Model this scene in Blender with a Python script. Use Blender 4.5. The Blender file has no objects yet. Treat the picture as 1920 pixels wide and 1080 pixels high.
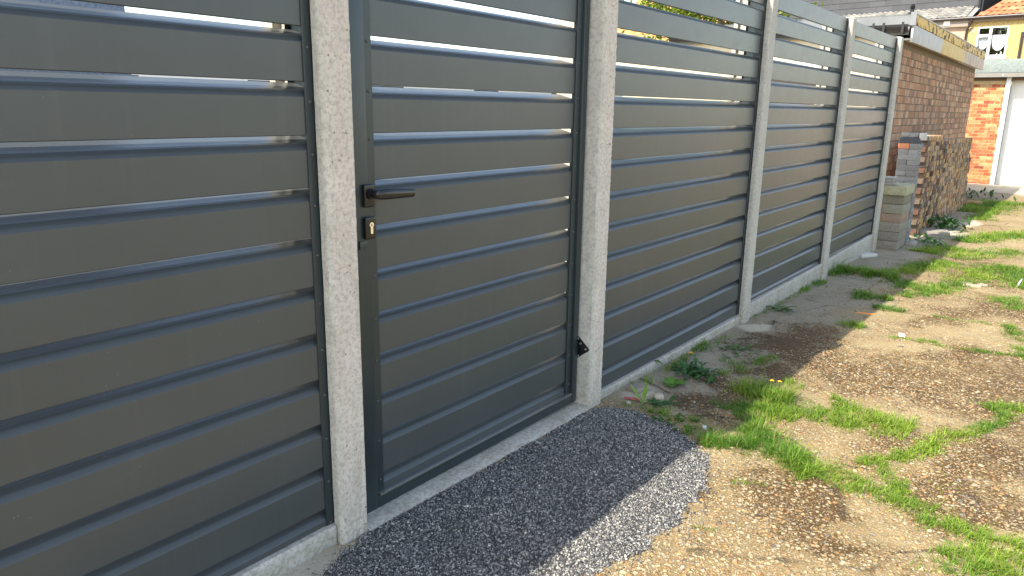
import bpy, bmesh, math, random
import numpy as np
from mathutils import Vector, Matrix, noise as mnoise

R = math.radians
rng = np.random.default_rng(7)
random.seed(7)
scn = bpy.context.scene
COL = scn.collection

# ------------------------------------------------------------------ camera
cam_d = bpy.data.cameras.new('camera')
cam = bpy.data.objects.new('camera', cam_d)
COL.objects.link(cam)
cam_d.sensor_width = 36.0
cam_d.lens = 1381.75 / 1920 * 36.0
cam_d.clip_start = 0.02
cam_d.clip_end = 2000
_d = Vector((-0.59210355, 0.77024823, -0.23691993))
_r = Vector((0.79064114, 0.61211742, 0.01410153))
_u = Vector((-0.15588449, 0.17896907, 0.97142684))
m = Matrix((_r, _u, -_d)).transposed().to_4x4()
m.translation = Vector((1.70180815, 0.0, 1.35786229))
cam.matrix_world = m
scn.camera = cam

# ------------------------------------------------------------------ sky, sun, exposure
SUN_EL, SUN_AZ = R(48), R(200)        # azimuth clockwise from +y; the sun stands behind the fence and the camera
world = bpy.data.worlds.new('World')
scn.world = world
world.use_nodes = True
wn = world.node_tree.nodes
sky = wn.new('ShaderNodeTexSky')
sky.sky_type = 'NISHITA'
sky.sun_disc = False
sky.sun_elevation = SUN_EL
sky.sun_rotation = SUN_AZ
sky.air_density = 1.0
sky.dust_density = 1.0
sky.ozone_density = 1.0
haz = wn.new('ShaderNodeMix'); haz.data_type = 'RGBA'; haz.blend_type = 'MULTIPLY'
haz.inputs[0].default_value = 1.0; haz.inputs[7].default_value = (1.0, 0.91, 0.80, 1)   # thin bright haze takes some of the blue out
world.node_tree.links.new(sky.outputs[0], haz.inputs[6])
world.node_tree.links.new(haz.outputs[2], wn['Background'].inputs[0])
wn['Background'].inputs[1].default_value = 0.15
sd = bpy.data.lights.new('sun', 'SUN')
sd.energy = 2.8
sd.angle = R(0.53)
sd.color = (1.0, 0.94, 0.83)
sun = bpy.data.objects.new('sun', sd)
COL.objects.link(sun)
sdir = Vector((math.sin(SUN_AZ) * math.cos(SUN_EL), math.cos(SUN_AZ) * math.cos(SUN_EL), math.sin(SUN_EL)))
sun.rotation_euler = sdir.to_track_quat('Z', 'Y').to_euler()
sun.location = (-6, -12, 20)
scn.view_settings.view_transform = 'Standard'
scn.view_settings.look = 'None'
scn.view_settings.gamma = 1.0
scn.view_settings.exposure = 1.75
scn.cycles.max_bounces = 6

# ------------------------------------------------------------------ helpers: things
def thing(name, label, cat, loc=(0, 0, 0), group=None):
    o = bpy.data.objects.new(name, None)
    COL.objects.link(o)
    o.empty_display_size = 0.1
    o.location = loc
    o['label'] = label
    o['category'] = cat
    o['kind'] = 'thing'
    if group:
        o['group'] = group
    return o

def tag(o, label=None, cat=None, group=None, kind=None):
    if cat and not kind:
        kind = 'thing'
    for k, v in (('label', label), ('category', cat), ('group', group), ('kind', kind)):
        if v:
            o[k] = v
    return o

def wloc(o):
    v = Vector((0, 0, 0))
    while o is not None:
        v += o.location
        o = o.parent
    return v

class MB:
    """collects geometry (world coordinates) for ONE mesh object"""
    def __init__(s):
        s.v = []; s.f = []; s.c = []; s.mi = []
    def add(s, vs, fs, col=(1, 1, 1), mi=0):
        b = len(s.v)
        s.v.extend([tuple(p) for p in vs])
        s.f.extend([tuple(i + b for i in f) for f in fs])
        s.c.extend([tuple(col)] * len(vs))
        s.mi.extend([mi] * len(fs))
        return s
    def box(s, x0, x1, y0, y1, z0, z1, col=(1, 1, 1), mi=0, rz=0.0, jit=0.0):
        vs = [(x, y, z) for z in (z0, z1) for y in (y0, y1) for x in (x0, x1)]
        if jit:
            vs = [(a + random.uniform(-jit, jit), b + random.uniform(-jit, jit), c + random.uniform(-jit, jit)) for a, b, c in vs]
        if rz:
            cx, cy = (x0 + x1) / 2, (y0 + y1) / 2
            ca, sa = math.cos(rz), math.sin(rz)
            vs = [(cx + (a - cx) * ca - (b - cy) * sa, cy + (a - cx) * sa + (b - cy) * ca, c) for a, b, c in vs]
        return s.add(vs, [(0, 2, 3, 1), (4, 5, 7, 6), (0, 1, 5, 4), (2, 6, 7, 3), (0, 4, 6, 2), (1, 3, 7, 5)], col, mi)
    def prism_y(s, prof, y0, y1, col=(1, 1, 1), mi=0):
        """closed profile of (x, z), listed so that it runs counter-clockwise seen from -y"""
        n = len(prof)
        vs = [(x, y0, z) for x, z in prof] + [(x, y1, z) for x, z in prof]
        fs = [(i, (i + 1) % n, n + (i + 1) % n, n + i) for i in range(n)]
        fs += [tuple(range(n - 1, -1, -1)), tuple(range(n, 2 * n))]
        return s.add(vs, fs, col, mi)
    def prism_x(s, prof, x0, x1, col=(1, 1, 1), mi=0):
        n = len(prof)
        vs = [(x0, y, z) for y, z in prof] + [(x1, y, z) for y, z in prof]
        fs = [(i, (i + 1) % n, n + (i + 1) % n, n + i) for i in range(n)]
        fs += [tuple(range(n - 1, -1, -1)), tuple(range(n, 2 * n))]
        return s.add(vs, fs, col, mi)
    def prism_z(s, prof, z0, z1, col=(1, 1, 1), mi=0):
        n = len(prof)
        vs = [(x, y, z0) for x, y in prof] + [(x, y, z1) for x, y in prof]
        fs = [(i, (i + 1) % n, n + (i + 1) % n, n + i) for i in range(n)]
        fs += [tuple(range(n - 1, -1, -1)), tuple(range(n, 2 * n))]
        return s.add(vs, fs, col, mi)
    def tube(s, pts, rad, seg=10, col=(1, 1, 1), mi=0, flat=1.0):
        pts = [Vector(p) for p in pts]
        rads = rad if isinstance(rad, (list, tuple)) else [rad] * len(pts)
        vs = []; fs = []
        up = Vector((0, 0, 1))
        for i, p in enumerate(pts):
            t = (pts[min(i + 1, len(pts) - 1)] - pts[max(i - 1, 0)]).normalized()
            a = t.cross(up)
            if a.length < 1e-3:
                a = t.cross(Vector((1, 0, 0)))
            a.normalize()
            b = a.cross(t).normalized()
            for k in range(seg):
                th = 2 * math.pi * k / seg
                vs.append(p + (a * math.cos(th) * flat + b * math.sin(th)) * rads[i])
        for i in range(len(pts) - 1):
            for k in range(seg):
                k2 = (k + 1) % seg
                fs.append((i * seg + k, i * seg + k2, (i + 1) * seg + k2, (i + 1) * seg + k))
        fs.append(tuple(range(seg - 1, -1, -1)))
        fs.append(tuple(range((len(pts) - 1) * seg, len(pts) * seg)))
        return s.add(vs, fs, col, mi)

def obj(name, mb, mats, parent=None, bevel=0.0, bseg=2, smooth=False, loc=None, fix=True):
    off = wloc(parent) if parent else Vector(loc or (0, 0, 0))
    me = bpy.data.meshes.new(name)
    ox, oy, oz = off
    me.from_pydata([(a - ox, b - oy, c - oz) for a, b, c in mb.v], [], mb.f)
    at = me.color_attributes.new('tint', 'FLOAT_COLOR', 'POINT')
    at.data.foreach_set('color', np.array([(c[0], c[1], c[2], 1.0) for c in mb.c], dtype=np.float32).ravel())
    if not isinstance(mats, (list, tuple)):
        mats = [mats]
    for mt in mats:
        me.materials.append(mt)
    if len(mats) > 1:
        me.polygons.foreach_set('material_index', mb.mi)
    bm = bmesh.new()
    bm.from_mesh(me)
    if fix:
        bmesh.ops.recalc_face_normals(bm, faces=bm.faces)
    if bevel:
        es = [e for e in bm.edges if len(e.link_faces) == 2 and e.calc_face_angle(0) > R(35)]
        bmesh.ops.bevel(bm, geom=es, offset=bevel, segments=bseg, profile=0.6, affect='EDGES', clamp_overlap=True)
    bm.to_mesh(me)
    bm.free()
    if smooth or bevel:
        me.polygons.foreach_set('use_smooth', [True] * len(me.polygons))
        if hasattr(me, 'set_sharp_from_angle'):
            me.set_sharp_from_angle(angle=R(40))
    me.update()
    o = bpy.data.objects.new(name, me)
    COL.objects.link(o)
    if parent:
        o.parent = parent
    else:
        o.location = off
    return o

def np_obj(name, V, F, mat, C=None, smooth=False, loc=(0, 0, 0)):
    """fast mesh from numpy arrays, F is (n,3) or (n,4)"""
    me = bpy.data.meshes.new(name)
    k = F.shape[1]
    me.vertices.add(len(V))
    me.vertices.foreach_set('co', (V - np.array(loc)).astype(np.float32).ravel())
    me.loops.add(F.size)
    me.loops.foreach_set('vertex_index', F.astype(np.int32).ravel())
    me.polygons.add(len(F))
    me.polygons.foreach_set('loop_start', np.arange(0, F.size, k, dtype=np.int32))
    me.update(calc_edges=True)
    if smooth:
        me.polygons.foreach_set('use_smooth', np.ones(len(F), dtype=bool))
    if C is not None:
        at = me.color_attributes.new('tint', 'FLOAT_COLOR', 'POINT')
        cc = np.ones((len(V), 4), np.float32); cc[:, :3] = C
        at.data.foreach_set('color', cc.ravel())
    me.materials.append(mat)
    me.validate()
    o = bpy.data.objects.new(name, me)
    o.location = loc
    COL.objects.link(o)
    return o

def gz(x, y):
    """height of the lane"""
    y = np.clip(y, -5, 21.5)
    return -0.012 * y

def sstep(a, b, x):
    t = np.clip((x - a) / (b - a), 0, 1)
    return t * t * (3 - 2 * t)

def vnoise(x, y, s, seed=0):
    """vectorised value noise, 0..1"""
    x = np.asarray(x) * s + seed * 17.3 + 1000; y = np.asarray(y) * s + seed * 9.7 + 1000
    xi = np.floor(x).astype(np.int64); yi = np.floor(y).astype(np.int64)
    fx = x - xi; fy = y - yi
    fx = fx * fx * (3 - 2 * fx); fy = fy * fy * (3 - 2 * fy)
    def h(a, b):
        n = (a * 374761393 + b * 668265263 + seed * 974711) & 0x7fffffff
        n = ((n ^ (n >> 13)) * 1274126177) & 0x7fffffff
        return ((n ^ (n >> 16)) & 0xffff) / 65535.0
    return (h(xi, yi) * (1 - fx) + h(xi + 1, yi) * fx) * (1 - fy) + (h(xi, yi + 1) * (1 - fx) + h(xi + 1, yi + 1) * fx) * fy

# ------------------------------------------------------------------ helpers: materials
class NT:
    def __init__(s, name):
        s.m = bpy.data.materials.new(name)
        s.m.use_nodes = True
        s.t = s.m.node_tree
        s.b = s.t.nodes['Principled BSDF']
        s.out = s.t.nodes['Material Output']
    def n(s, typ, **kw):
        nd = s.t.nodes.new('ShaderNode' + typ)
        for k, v in kw.items():
            if k in nd.inputs.keys():
                s.put(nd.inputs[k], v)
            else:
                setattr(nd, k, v)
        return nd
    def put(s, sock, v):
        if isinstance(v, bpy.types.NodeSocket):
            s.t.links.new(v, sock)
        elif isinstance(v, tuple) and len(v) == 3 and sock.type == 'RGBA':
            sock.default_value = (*v, 1)
        else:
            sock.default_value = v
    def set(s, **kw):
        for k, v in kw.items():
            s.put(s.b.inputs[k.replace('_', ' ')], v)
        return s
    def co(s, which='Object', scale=None):
        c = s.n('TexCoord').outputs[which]
        if scale:
            mp = s.n('Mapping'); s.put(mp.inputs[0], c); mp.inputs['Scale'].default_value = scale
            c = mp.outputs[0]
        return c
    def pos(s):
        return s.n('NewGeometry').outputs['Position']
    def noise(s, co, scale, detail=4, rough=0.55, out=0):
        nd = s.n('TexNoise'); s.put(nd.inputs['Vector'], co)
        nd.inputs['Scale'].default_value = scale; nd.inputs['Detail'].default_value = detail; nd.inputs['Roughness'].default_value = rough
        return nd.outputs[out]
    def vor(s, co, scale, feature='F1', rnd=1.0):
        nd = s.n('TexVoronoi', feature=feature); s.put(nd.inputs['Vector'], co)
        nd.inputs['Scale'].default_value = scale; nd.inputs['Randomness'].default_value = rnd
        return nd
    def ramp(s, fac, stops, mode='LINEAR'):
        nd = s.n('ValToRGB'); s.put(nd.inputs[0], fac)
        cr = nd.color_ramp; cr.interpolation = mode
        while len(cr.elements) < len(stops):
            cr.elements.new(0.5)
        for e, (p, c) in zip(cr.elements, stops):
            e.position = p
            e.color = (*c, 1) if isinstance(c, tuple) else (c, c, c, 1)
        return nd.outputs[0]
    def mix(s, fac, a, b, blend='MIX'):
        nd = s.n('Mix', data_type='RGBA', blend_type=blend)
        s.put(nd.inputs[0], fac); s.put(nd.inputs[6], a); s.put(nd.inputs[7], b)
        return nd.outputs[2]
    def math(s, op, a, b=0.0, clamp=False):
        nd = s.n('Math', operation=op, use_clamp=clamp)
        s.put(nd.inputs[0], a); s.put(nd.inputs[1], b)
        return nd.outputs[0]
    def bump(s, h, strength=0.5, dist=0.01, prev=None):
        nd = s.n('Bump'); s.put(nd.inputs['Height'], h)
        nd.inputs['Strength'].default_value = strength; nd.inputs['Distance'].default_value = dist
        if prev is not None:
            s.put(nd.inputs['Normal'], prev)
        return nd.outputs[0]
    def tint(s):
        return s.n('Attribute', attribute_name='tint').outputs['Color']
    def sep(s, c):
        return s.n('SeparateColor', Color=c).outputs

def plain(name, col, rough=0.5, metal=0.0, var=0.0, vs=30, bump=0.0, bs=60, spec=0.5, use_tint=False):
    t = NT(name); c = t.pos()
    base = col
    if use_tint:
        base = t.mix(1.0, col, t.tint(), 'MULTIPLY')
    if var:
        n = t.noise(c, vs, 5)
        base = t.mix(t.ramp(n, [(0.3, 0.0), (0.7, 1.0)]), t.mix(1.0, base, (1 - var,) * 3, 'MULTIPLY'), base)
    t.set(Base_Color=base, Roughness=rough, Metallic=metal, Specular_IOR_Level=spec)
    if bump:
        t.set(Normal=t.bump(t.noise(c, bs, 4), bump, 0.004))
    return t.m

# painted metal of the fence
def mk_paint(name, col, rough):
    t = NT(name); c = t.pos()
    g = t.noise(c, 420, 3)
    big = t.noise(c, 3.0, 4)
    dust = t.noise(c, 14, 6, 0.7)
    base = t.mix(t.ramp(big, [(0.3, 0.0), (0.75, 1.0)]), col, tuple(k * 1.12 for k in col))
    base = t.mix(t.ramp(dust, [(0.62, 0.0), (0.80, 0.16)]), base, (0.16, 0.145, 0.12))
    st = t.noise(t.co('Object', (30, 30, 1.2)), 1.0, 5, 0.6)
    base = t.mix(t.ramp(st, [(0.55, 0.0), (0.78, 0.10)]), base, (0.17, 0.16, 0.145))
    sp = t.vor(c, 55)
    spot = t.math('MULTIPLY', t.ramp(sp.outputs['Distance'], [(0.05, 1.0), (0.075, 0.0)]), t.ramp(t.noise(c, 6, 2), [(0.62, 0.0), (0.66, 0.55)]))
    base = t.mix(spot, base, (0.35, 0.34, 0.31))
    t.set(Base_Color=base, Roughness=t.math('ADD', t.math('MULTIPLY', dust, 0.14), rough - 0.07), Specular_IOR_Level=0.52,
          Normal=t.bump(g, 0.16, 0.0012))
    return t.m

M = {}
M['slat'] = mk_paint('anthracite_slat_paint', (0.060, 0.066, 0.066), 0.34)
M['frame'] = mk_paint('anthracite_frame_paint', (0.020, 0.031, 0.034), 0.34)
M['bead'] = plain('polished_bead', (0.22, 0.22, 0.21), 0.25, 0.5)
M['screw'] = plain('painted_screw', (0.10, 0.105, 0.11), 0.3, 0.6)
M['black'] = plain('black_gloss_plastic', (0.010, 0.010, 0.011), 0.20)
M['blackmatt'] = plain('black_plastic', (0.018, 0.018, 0.020), 0.4, var=0.3)
M['handle'] = plain('gloss_black_handle', (0.013, 0.013, 0.014), 0.20)
M['brass'] = plain('brass', (0.84, 0.76, 0.62), 0.4, 1.0)
M['steel'] = plain('zinc_steel', (0.55, 0.56, 0.57), 0.35, 0.9)
M['white'] = plain('white_paint', (0.80, 0.80, 0.78), 0.4, var=0.06, vs=8)
M['whitepvc'] = plain('white_frame_plastic', (0.82, 0.82, 0.82), 0.3)

def mk_concrete(name, col, pits=1.0, dark=(0.20, 0.17, 0.14), bumpk=0.6, sc=1.0):
    t = NT(name); c = t.pos()
    n1 = t.noise(c, 9 * sc, 6, 0.6); n2 = t.noise(c, 70 * sc, 6, 0.72); n3 = t.noise(c, 260 * sc, 3)
    base = t.mix(t.ramp(n1, [(0.3, 0.0), (0.72, 1.0)]), tuple(k * 0.80 for k in col), col)
    base = t.mix(t.ramp(n2, [(0.41, 0.75), (0.53, 0.0)]), base, tuple(k * 0.58 for k in col))
    base = t.mix(t.ramp(n3, [(0.56, 0.0), (0.7, 0.6)]), base, tuple(min(0.9, k * 1.3) for k in col))
    v = t.vor(c, 60 * sc)
    pit = t.ramp(v.outputs['Distance'], [(0.10, 1.0), (0.24, 0.0)])
    sel = t.ramp(t.noise(c, 22 * sc, 3), [(0.5, 0.0), (0.62, 1.0)])
    pm = t.math('MULTIPLY', t.math('MULTIPLY', pit, sel), pits, True)
    base = t.mix(t.math('MULTIPLY', pm, 0.8), base, dark)
    st = t.noise(t.co('Object', (5, 5, 0.9)), 3, 5)
    base = t.mix(t.ramp(st, [(0.52, 0.0), (0.8, 0.45)]), base, (0.30, 0.28, 0.20))
    zz = t.n('SeparateXYZ', Vector=c).outputs[2]
    soil = t.math('MULTIPLY', t.ramp(t.math('ADD', zz, t.math('MULTIPLY', n1, 0.22)), [(0.06, 1.0), (0.22, 0.0)]), t.ramp(n2, [(0.38, 1.0), (0.6, 0.25)]))
    base = t.mix(t.math('MULTIPLY', soil, 0.6), base, (0.24, 0.20, 0.12))
    h = t.math('SUBTRACT', t.math('ADD', t.math('MULTIPLY', n2, 0.7), t.math('MULTIPLY', n3, 0.35)), t.math('MULTIPLY', pm, 0.8))
    t.set(Base_Color=base, Roughness=0.9, Specular_IOR_Level=0.25, Normal=t.bump(h, bumpk, 0.006))
    return t.m
M['rough_concrete'] = mk_concrete('pitted_concrete', (0.74, 0.65, 0.565), 1.0, bumpk=0.9)
M['smooth_concrete'] = mk_concrete('smooth_cast_concrete', (0.63, 0.60, 0.52), 0.25, bumpk=0.25)
M['grey_concrete'] = mk_concrete('weathered_post_concrete', (0.55, 0.53, 0.465), 0.3, bumpk=0.35)
M['board_concrete'] = mk_concrete('gravel_board_concrete', (0.55, 0.51, 0.45), 0.35, bumpk=0.4)

def mk_tinted(name, rough=0.9, sc=40, var=0.35, bumpk=0.6, moss=None):
    t = NT(name); c = t.pos()
    n1 = t.noise(c, sc, 5, 0.65); n2 = t.noise(c, sc * 5, 3)
    base = t.mix(t.ramp(n1, [(0.3, 0.0), (0.7, 1.0)]), t.mix(1.0, t.tint(), (1 - var,) * 3, 'MULTIPLY'), t.tint())
    base = t.mix(t.ramp(n2, [(0.55, 0.0), (0.75, 0.4)]), base, t.mix(1.0, base, (1.45, 1.4, 1.3), 'MULTIPLY'))
    if moss:
        base = t.mix(t.ramp(t.noise(c, 7, 5, 0.7), [(0.5, 0.0), (0.72, 0.65)]), base, moss)
    t.set(Base_Color=base, Roughness=rough, Specular_IOR_Level=0.25,
          Normal=t.bump(t.math('ADD', n1, t.math('MULTIPLY', n2, 0.5)), bumpk, 0.006))
    return t.m
M['brick'] = mk_tinted('fired_clay_brick')
M['block'] = mk_tinted('mossy_concrete_block', moss=(0.26, 0.26, 0.13))
M['stone'] = mk_tinted('loose_stone', sc=120, bumpk=0.3)
M['pebble'] = mk_tinted('flint_pebble', rough=0.75, sc=200, var=0.25, bumpk=0.15)
M['chip'] = mk_tinted('dark_stone_chip', rough=0.45, sc=300, var=0.3, bumpk=0.1)

def mk_leaf(name, rough=0.5, trans=0.35, gain=1.0):
    t = NT(name)
    col = t.tint()
    n = t.noise(t.pos(), 60, 2)
    col = t.mix(t.ramp(n, [(0.3, 0.0), (0.7, 1.0)]), t.mix(1.0, col, (0.75, 0.8, 0.7), 'MULTIPLY'), col)
    t.set(Base_Color=col, Roughness=rough, Specular_IOR_Level=0.3)
    tr = t.n('BsdfTranslucent', Color=t.mix(1.0, col, (1.2, 1.3, 0.6), 'MULTIPLY'))
    ms = t.n('MixShader'); ms.inputs[0].default_value = trans
    t.t.links.new(t.b.outputs[0], ms.inputs[1]); t.t.links.new(tr.outputs[0], ms.inputs[2])
    t.t.links.new(ms.outputs[0], t.out.inputs[0])
    return t.m
M['grass'] = mk_leaf('grass_blade')
M['leaf'] = mk_leaf('weed_leaf', 0.45, 0.25)
M['petal'] = plain('yellow_petal', (0.85, 0.52, 0.02), 0.5)

# ------------------------------------------------------------------ ground of the lane
MOSS = [(0.428, 4.67, 0.3), (0.45, 4.014, 0.12), (0.338, 3.527, 0.13), (0.518, 3.257, 0.13), (0.331, 3.276, 0.08), (1.521, 4.608, 0.4), (1.277, 4.739, 0.3), (1.038, 4.529, 0.2), (1.178, 3.317, 0.12), (1.487, 3.412, 0.16), (1.641, 3.357, 0.12), (1.019, 2.72, 0.12), (1.281, 6.313, 0.25), (1.189, 4.114, 0.22), (0.824, 4.342, 0.15), (1.653, 2.995, 0.14), (0.811, 2.717, 0.1), (1.089, 5.943, 0.2), (1.17, 2.592, 0.1), (0.736, 2.377, 0.06), (1.239, 8.042, 0.4)]
STAIN = [(0.132, 5.918, 0.3), (0.441, 5.357, 0.16)]
def mk_ground():
    t = NT('exposed_aggregate_concrete'); c = t.pos()
    wob = t.n('VectorMath', operation='ADD')
    nz = t.n('TexNoise'); t.put(nz.inputs['Vector'], c); nz.inputs['Scale'].default_value = 30; nz.inputs['Detail'].default_value = 2
    sc_ = t.n('VectorMath', operation='SCALE'); t.put(sc_.inputs[0], nz.outputs['Color']); sc_.inputs['Scale'].default_value = 0.012
    t.put(wob.inputs[0], c); t.put(wob.inputs[1], sc_.outputs[0])
    cw = wob.outputs[0]
    r, g, b = t.sep(t.tint())[:3]
    big = t.noise(c, 1.3, 6, 0.65); mid = t.noise(c, 6.5, 6, 0.65); fin = t.noise(c, 85, 5, 0.65); gr = t.noise(c, 330, 3, 0.7)
    # mortar
    mort = t.mix(t.ramp(mid, [(0.3, 0.0), (0.7, 1.0)]), (0.31, 0.235, 0.115), (0.51, 0.415, 0.225))
    mort = t.mix(t.ramp(fin, [(0.35, 0.6), (0.55, 0.0)]), mort, (0.20, 0.145, 0.075))
    mort = t.mix(t.ramp(gr, [(0.55, 0.0), (0.75, 0.6)]), mort, (0.54, 0.45, 0.27))
    # pebbles of two sizes
    v1 = t.vor(cw, 52); v2 = t.vor(cw, 125)
    pc = [(0.0, (0.46, 0.31, 0.13)), (0.16, (0.55, 0.44, 0.26)), (0.32, (0.36, 0.22, 0.10)), (0.45, (0.54, 0.45, 0.28)), (0.58, (0.24, 0.20, 0.16)),
          (0.68, (0.52, 0.30, 0.14)), (0.80, (0.42, 0.36, 0.27)), (0.92, (0.56, 0.47, 0.30)), (1.0, (0.17, 0.15, 0.14))]
    s1 = t.sep(v1.outputs['Color']); s2 = t.sep(v2.outputs['Color'])
    p1c = t.ramp(s1[0], pc, 'CONSTANT'); p2c = t.ramp(s2[0], pc, 'CONSTANT')
    expo = t.math('ADD', t.math('MULTIPLY', t.ramp(big, [(0.36, 0.0), (0.56, 1.0)]), 0.75), t.math('MULTIPLY', t.ramp(mid, [(0.35, 0.0), (0.65, 1.0)]), 0.45), True)
    smooth = t.math('SUBTRACT', 1.0, g, True)
    e1 = t.math('MULTIPLY', t.ramp(v1.outputs['Distance'], [(0.36, 1.0), (0.47, 0.0)]), t.ramp(s1[1], [(0.42, 0.0), (0.44, 1.0)]))
    e2 = t.math('MULTIPLY', t.ramp(v2.outputs['Distance'], [(0.38, 1.0), (0.50, 0.0)]), t.ramp(s2[1], [(0.35, 0.0), (0.37, 1.0)]))
    e1 = t.math('MULTIPLY', t.math('MULTIPLY', e1, expo), smooth); e2 = t.math('MULTIPLY', t.math('MULTIPLY', e2, expo), smooth)
    mort = t.mix(t.math('MULTIPLY', t.math('MULTIPLY', expo, smooth), 0.72), mort, t.mix(fin, (0.085, 0.050, 0.018), (0.25, 0.165, 0.065)))
    base = t.mix(e2, mort, p2c); base = t.mix(e1, base, p1c)
    sp1 = t.noise(c, 190, 4, 0.75)
    base = t.mix(t.ramp(sp1, [(0.36, 0.8), (0.47, 0.0)]), base, (0.13, 0.085, 0.040))
    base = t.mix(t.ramp(sp1, [(0.58, 0.0), (0.68, 0.7)]), base, (0.62, 0.54, 0.36))
    # smooth grey dirty strip along the fence
    grey = t.mix(t.ramp(mid, [(0.3, 0.0), (0.7, 1.0)]), (0.27, 0.23, 0.17), (0.42, 0.365, 0.28))
    grey = t.mix(t.ramp(fin, [(0.4, 0.55), (0.58, 0.0)]), grey, (0.15, 0.13, 0.095))
    grey = t.mix(t.ramp(gr, [(0.6, 0.0), (0.75, 0.5)]), grey, (0.50, 0.46, 0.38))
    base = t.mix(t.math('MULTIPLY', g, 0.85), base, grey)
    # brown moss and dirt lying between the pebbles
    spread = t.math('ADD', t.math('ADD', r, 0.07), t.math('MULTIPLY', t.math('SUBTRACT', big, 0.50), 1.3))
    mk = t.math('ADD', spread, t.math('MULTIPLY', t.math('SUBTRACT', fin, 0.5), 1.9))
    mk = t.math('ADD', mk, t.math('MULTIPLY', t.math('SUBTRACT', mid, 0.5), 1.2))
    mk = t.ramp(mk, [(0.30, 0.0), (0.52, 1.0)])
    lump = t.math('SUBTRACT', 1.0, t.math('MULTIPLY', t.math('MAXIMUM', e1, t.math('MULTIPLY', e2, 0.75)), 0.92), True)
    mk = t.math('MULTIPLY', t.math('MULTIPLY', mk, lump), 0.93)
    dirt = t.mix(t.noise(c, 35, 3), (0.048, 0.027, 0.010), (0.115, 0.064, 0.022))
    base = t.mix(mk, base, dirt)
    # sandy mortar and pale cement spots
    base = t.mix(t.math('MULTIPLY', b, t.ramp(fin, [(0.2, 0.8), (0.5, 1.0)])), base, t.mix(mid, (0.42, 0.37, 0.27), (0.56, 0.50, 0.39)))
    # cracks
    vc = t.vor(cw, 1.15, 'DISTANCE_TO_EDGE')
    crack = t.math('MULTIPLY', t.ramp(vc.outputs['Distance'], [(0.004, 1.0), (0.012, 0.0)]), t.ramp(mid, [(0.42, 0.0), (0.6, 0.8)]))
    base = t.mix(crack, base, (0.06, 0.045, 0.025))
    h = t.math('ADD', t.math('MULTIPLY', e1, 1.0), t.math('MULTIPLY', e2, 0.5))
    h = t.math('ADD', h, t.math('MULTIPLY', fin, 0.9)); h = t.math('ADD', h, t.math('MULTIPLY', gr, 0.5))
    h = t.math('SUBTRACT', h, t.math('MULTIPLY', crack, 1.5))
    t.set(Base_Color=base, Roughness=0.92, Specular_IOR_Level=0.2, Normal=t.bump(h, 0.9, 0.006))
    return t.m
M['ground'] = mk_ground()

def lines(*segs):
    out = []
    for a, b, st in segs:
        out.extend(np.arange(a, b, st).tolist())
    return np.array(out)
gxs = np.concatenate([-np.geomspace(220, 0.5, 22), lines((-0.4, 2.9, 0.028)), 2.9 + np.geomspace(0.05, 220, 26)])
gys = np.concatenate([-np.geomspace(60, 0.4, 14), lines((-0.2, 0.9, 0.1), (0.9, 5.6, 0.03), (5.6, 9.0, 0.06), (9.0, 22, 0.18)), 22 + np.geomspace(0.2, 300, 24)])
def relief(x, y):
    near = np.exp(-((np.maximum(y - 8, 0)) / 6) ** 2) * (x > -0.06) * sstep(-0.02, 0.12, x)
    return near * ((vnoise(x, y, 2.1, 1) - 0.5) * 0.022 + (vnoise(x, y, 7, 2) - 0.5) * 0.010 + (vnoise(x, y, 22, 3) - 0.5) * 0.006)
def ground_z(x, y):
    return gz(x, y) + relief(x, y)
GX, GY = np.meshgrid(gxs, gys)
GZ = ground_z(GX, GY)
moss = np.zeros_like(GX)
for mx, my, mr in MOSS:
    # stains stretch along the lane a little
    wx = GX + (vnoise(GX, GY, 5, 41) - 0.5) * 0.34; wy = GY + (vnoise(GX, GY, 5, 42) - 0.5) * 0.5
    d2 = ((wx - mx) / (mr * 1.15)) ** 2 + ((wy - my) / (mr * 1.8)) ** 2
    moss = np.maximum(moss, np.exp(-d2 * 0.8) * 0.62)
edge = 0.52 + 0.16 * (vnoise(GX, GY, 2.2, 5) - 0.5) * 2
grey = (1 - sstep(edge - 0.14, edge + 0.10, GX)) * (GY > 2.85) * sstep(2.8, 3.3, GY)
for mx, my, mr in STAIN:
    grey = np.maximum(grey, np.exp(-(((GX - mx) / mr) ** 2 + ((GY - my) / mr / 1.4) ** 2)))
grey = np.where(GX < -0.15, 1, grey) * 0.95
sand = np.exp(-(((GX - 0.03) / 0.13) ** 2 + ((GY - 1.16) / 0.22) ** 2) ** 2)
for px_, py_, pr in ((0.095, 4.78, 0.10), (0.30, 10.9, 0.4), (0.30, 12.2, 0.35), (0.1, 3.2, 0.09), (0.25, 19.6, 0.9), (1.0, 19.8, 1.2)):
    d = np.sqrt((GX - px_) ** 2 + ((GY - py_) / 1.3) ** 2) / pr + (vnoise(GX, GY, 11, 8) - 0.5) * 0.7
    sand = np.maximum(sand, 1 - sstep(0.8, 1.0, d))
nx, ny = len(gxs), len(gys)
idx = np.arange(nx * ny).reshape(ny, nx)
F = np.stack([idx[:-1, :-1], idx[:-1, 1:], idx[1:, 1:], idx[1:, :-1]], -1).reshape(-1, 4)
V = np.stack([GX, GY, GZ], -1).reshape(-1, 3)
C = np.stack([moss, grey, sand], -1).reshape(-1, 3)
tag(np_obj('ground', V, F, M['ground'], C, smooth=True), kind='structure')

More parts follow.
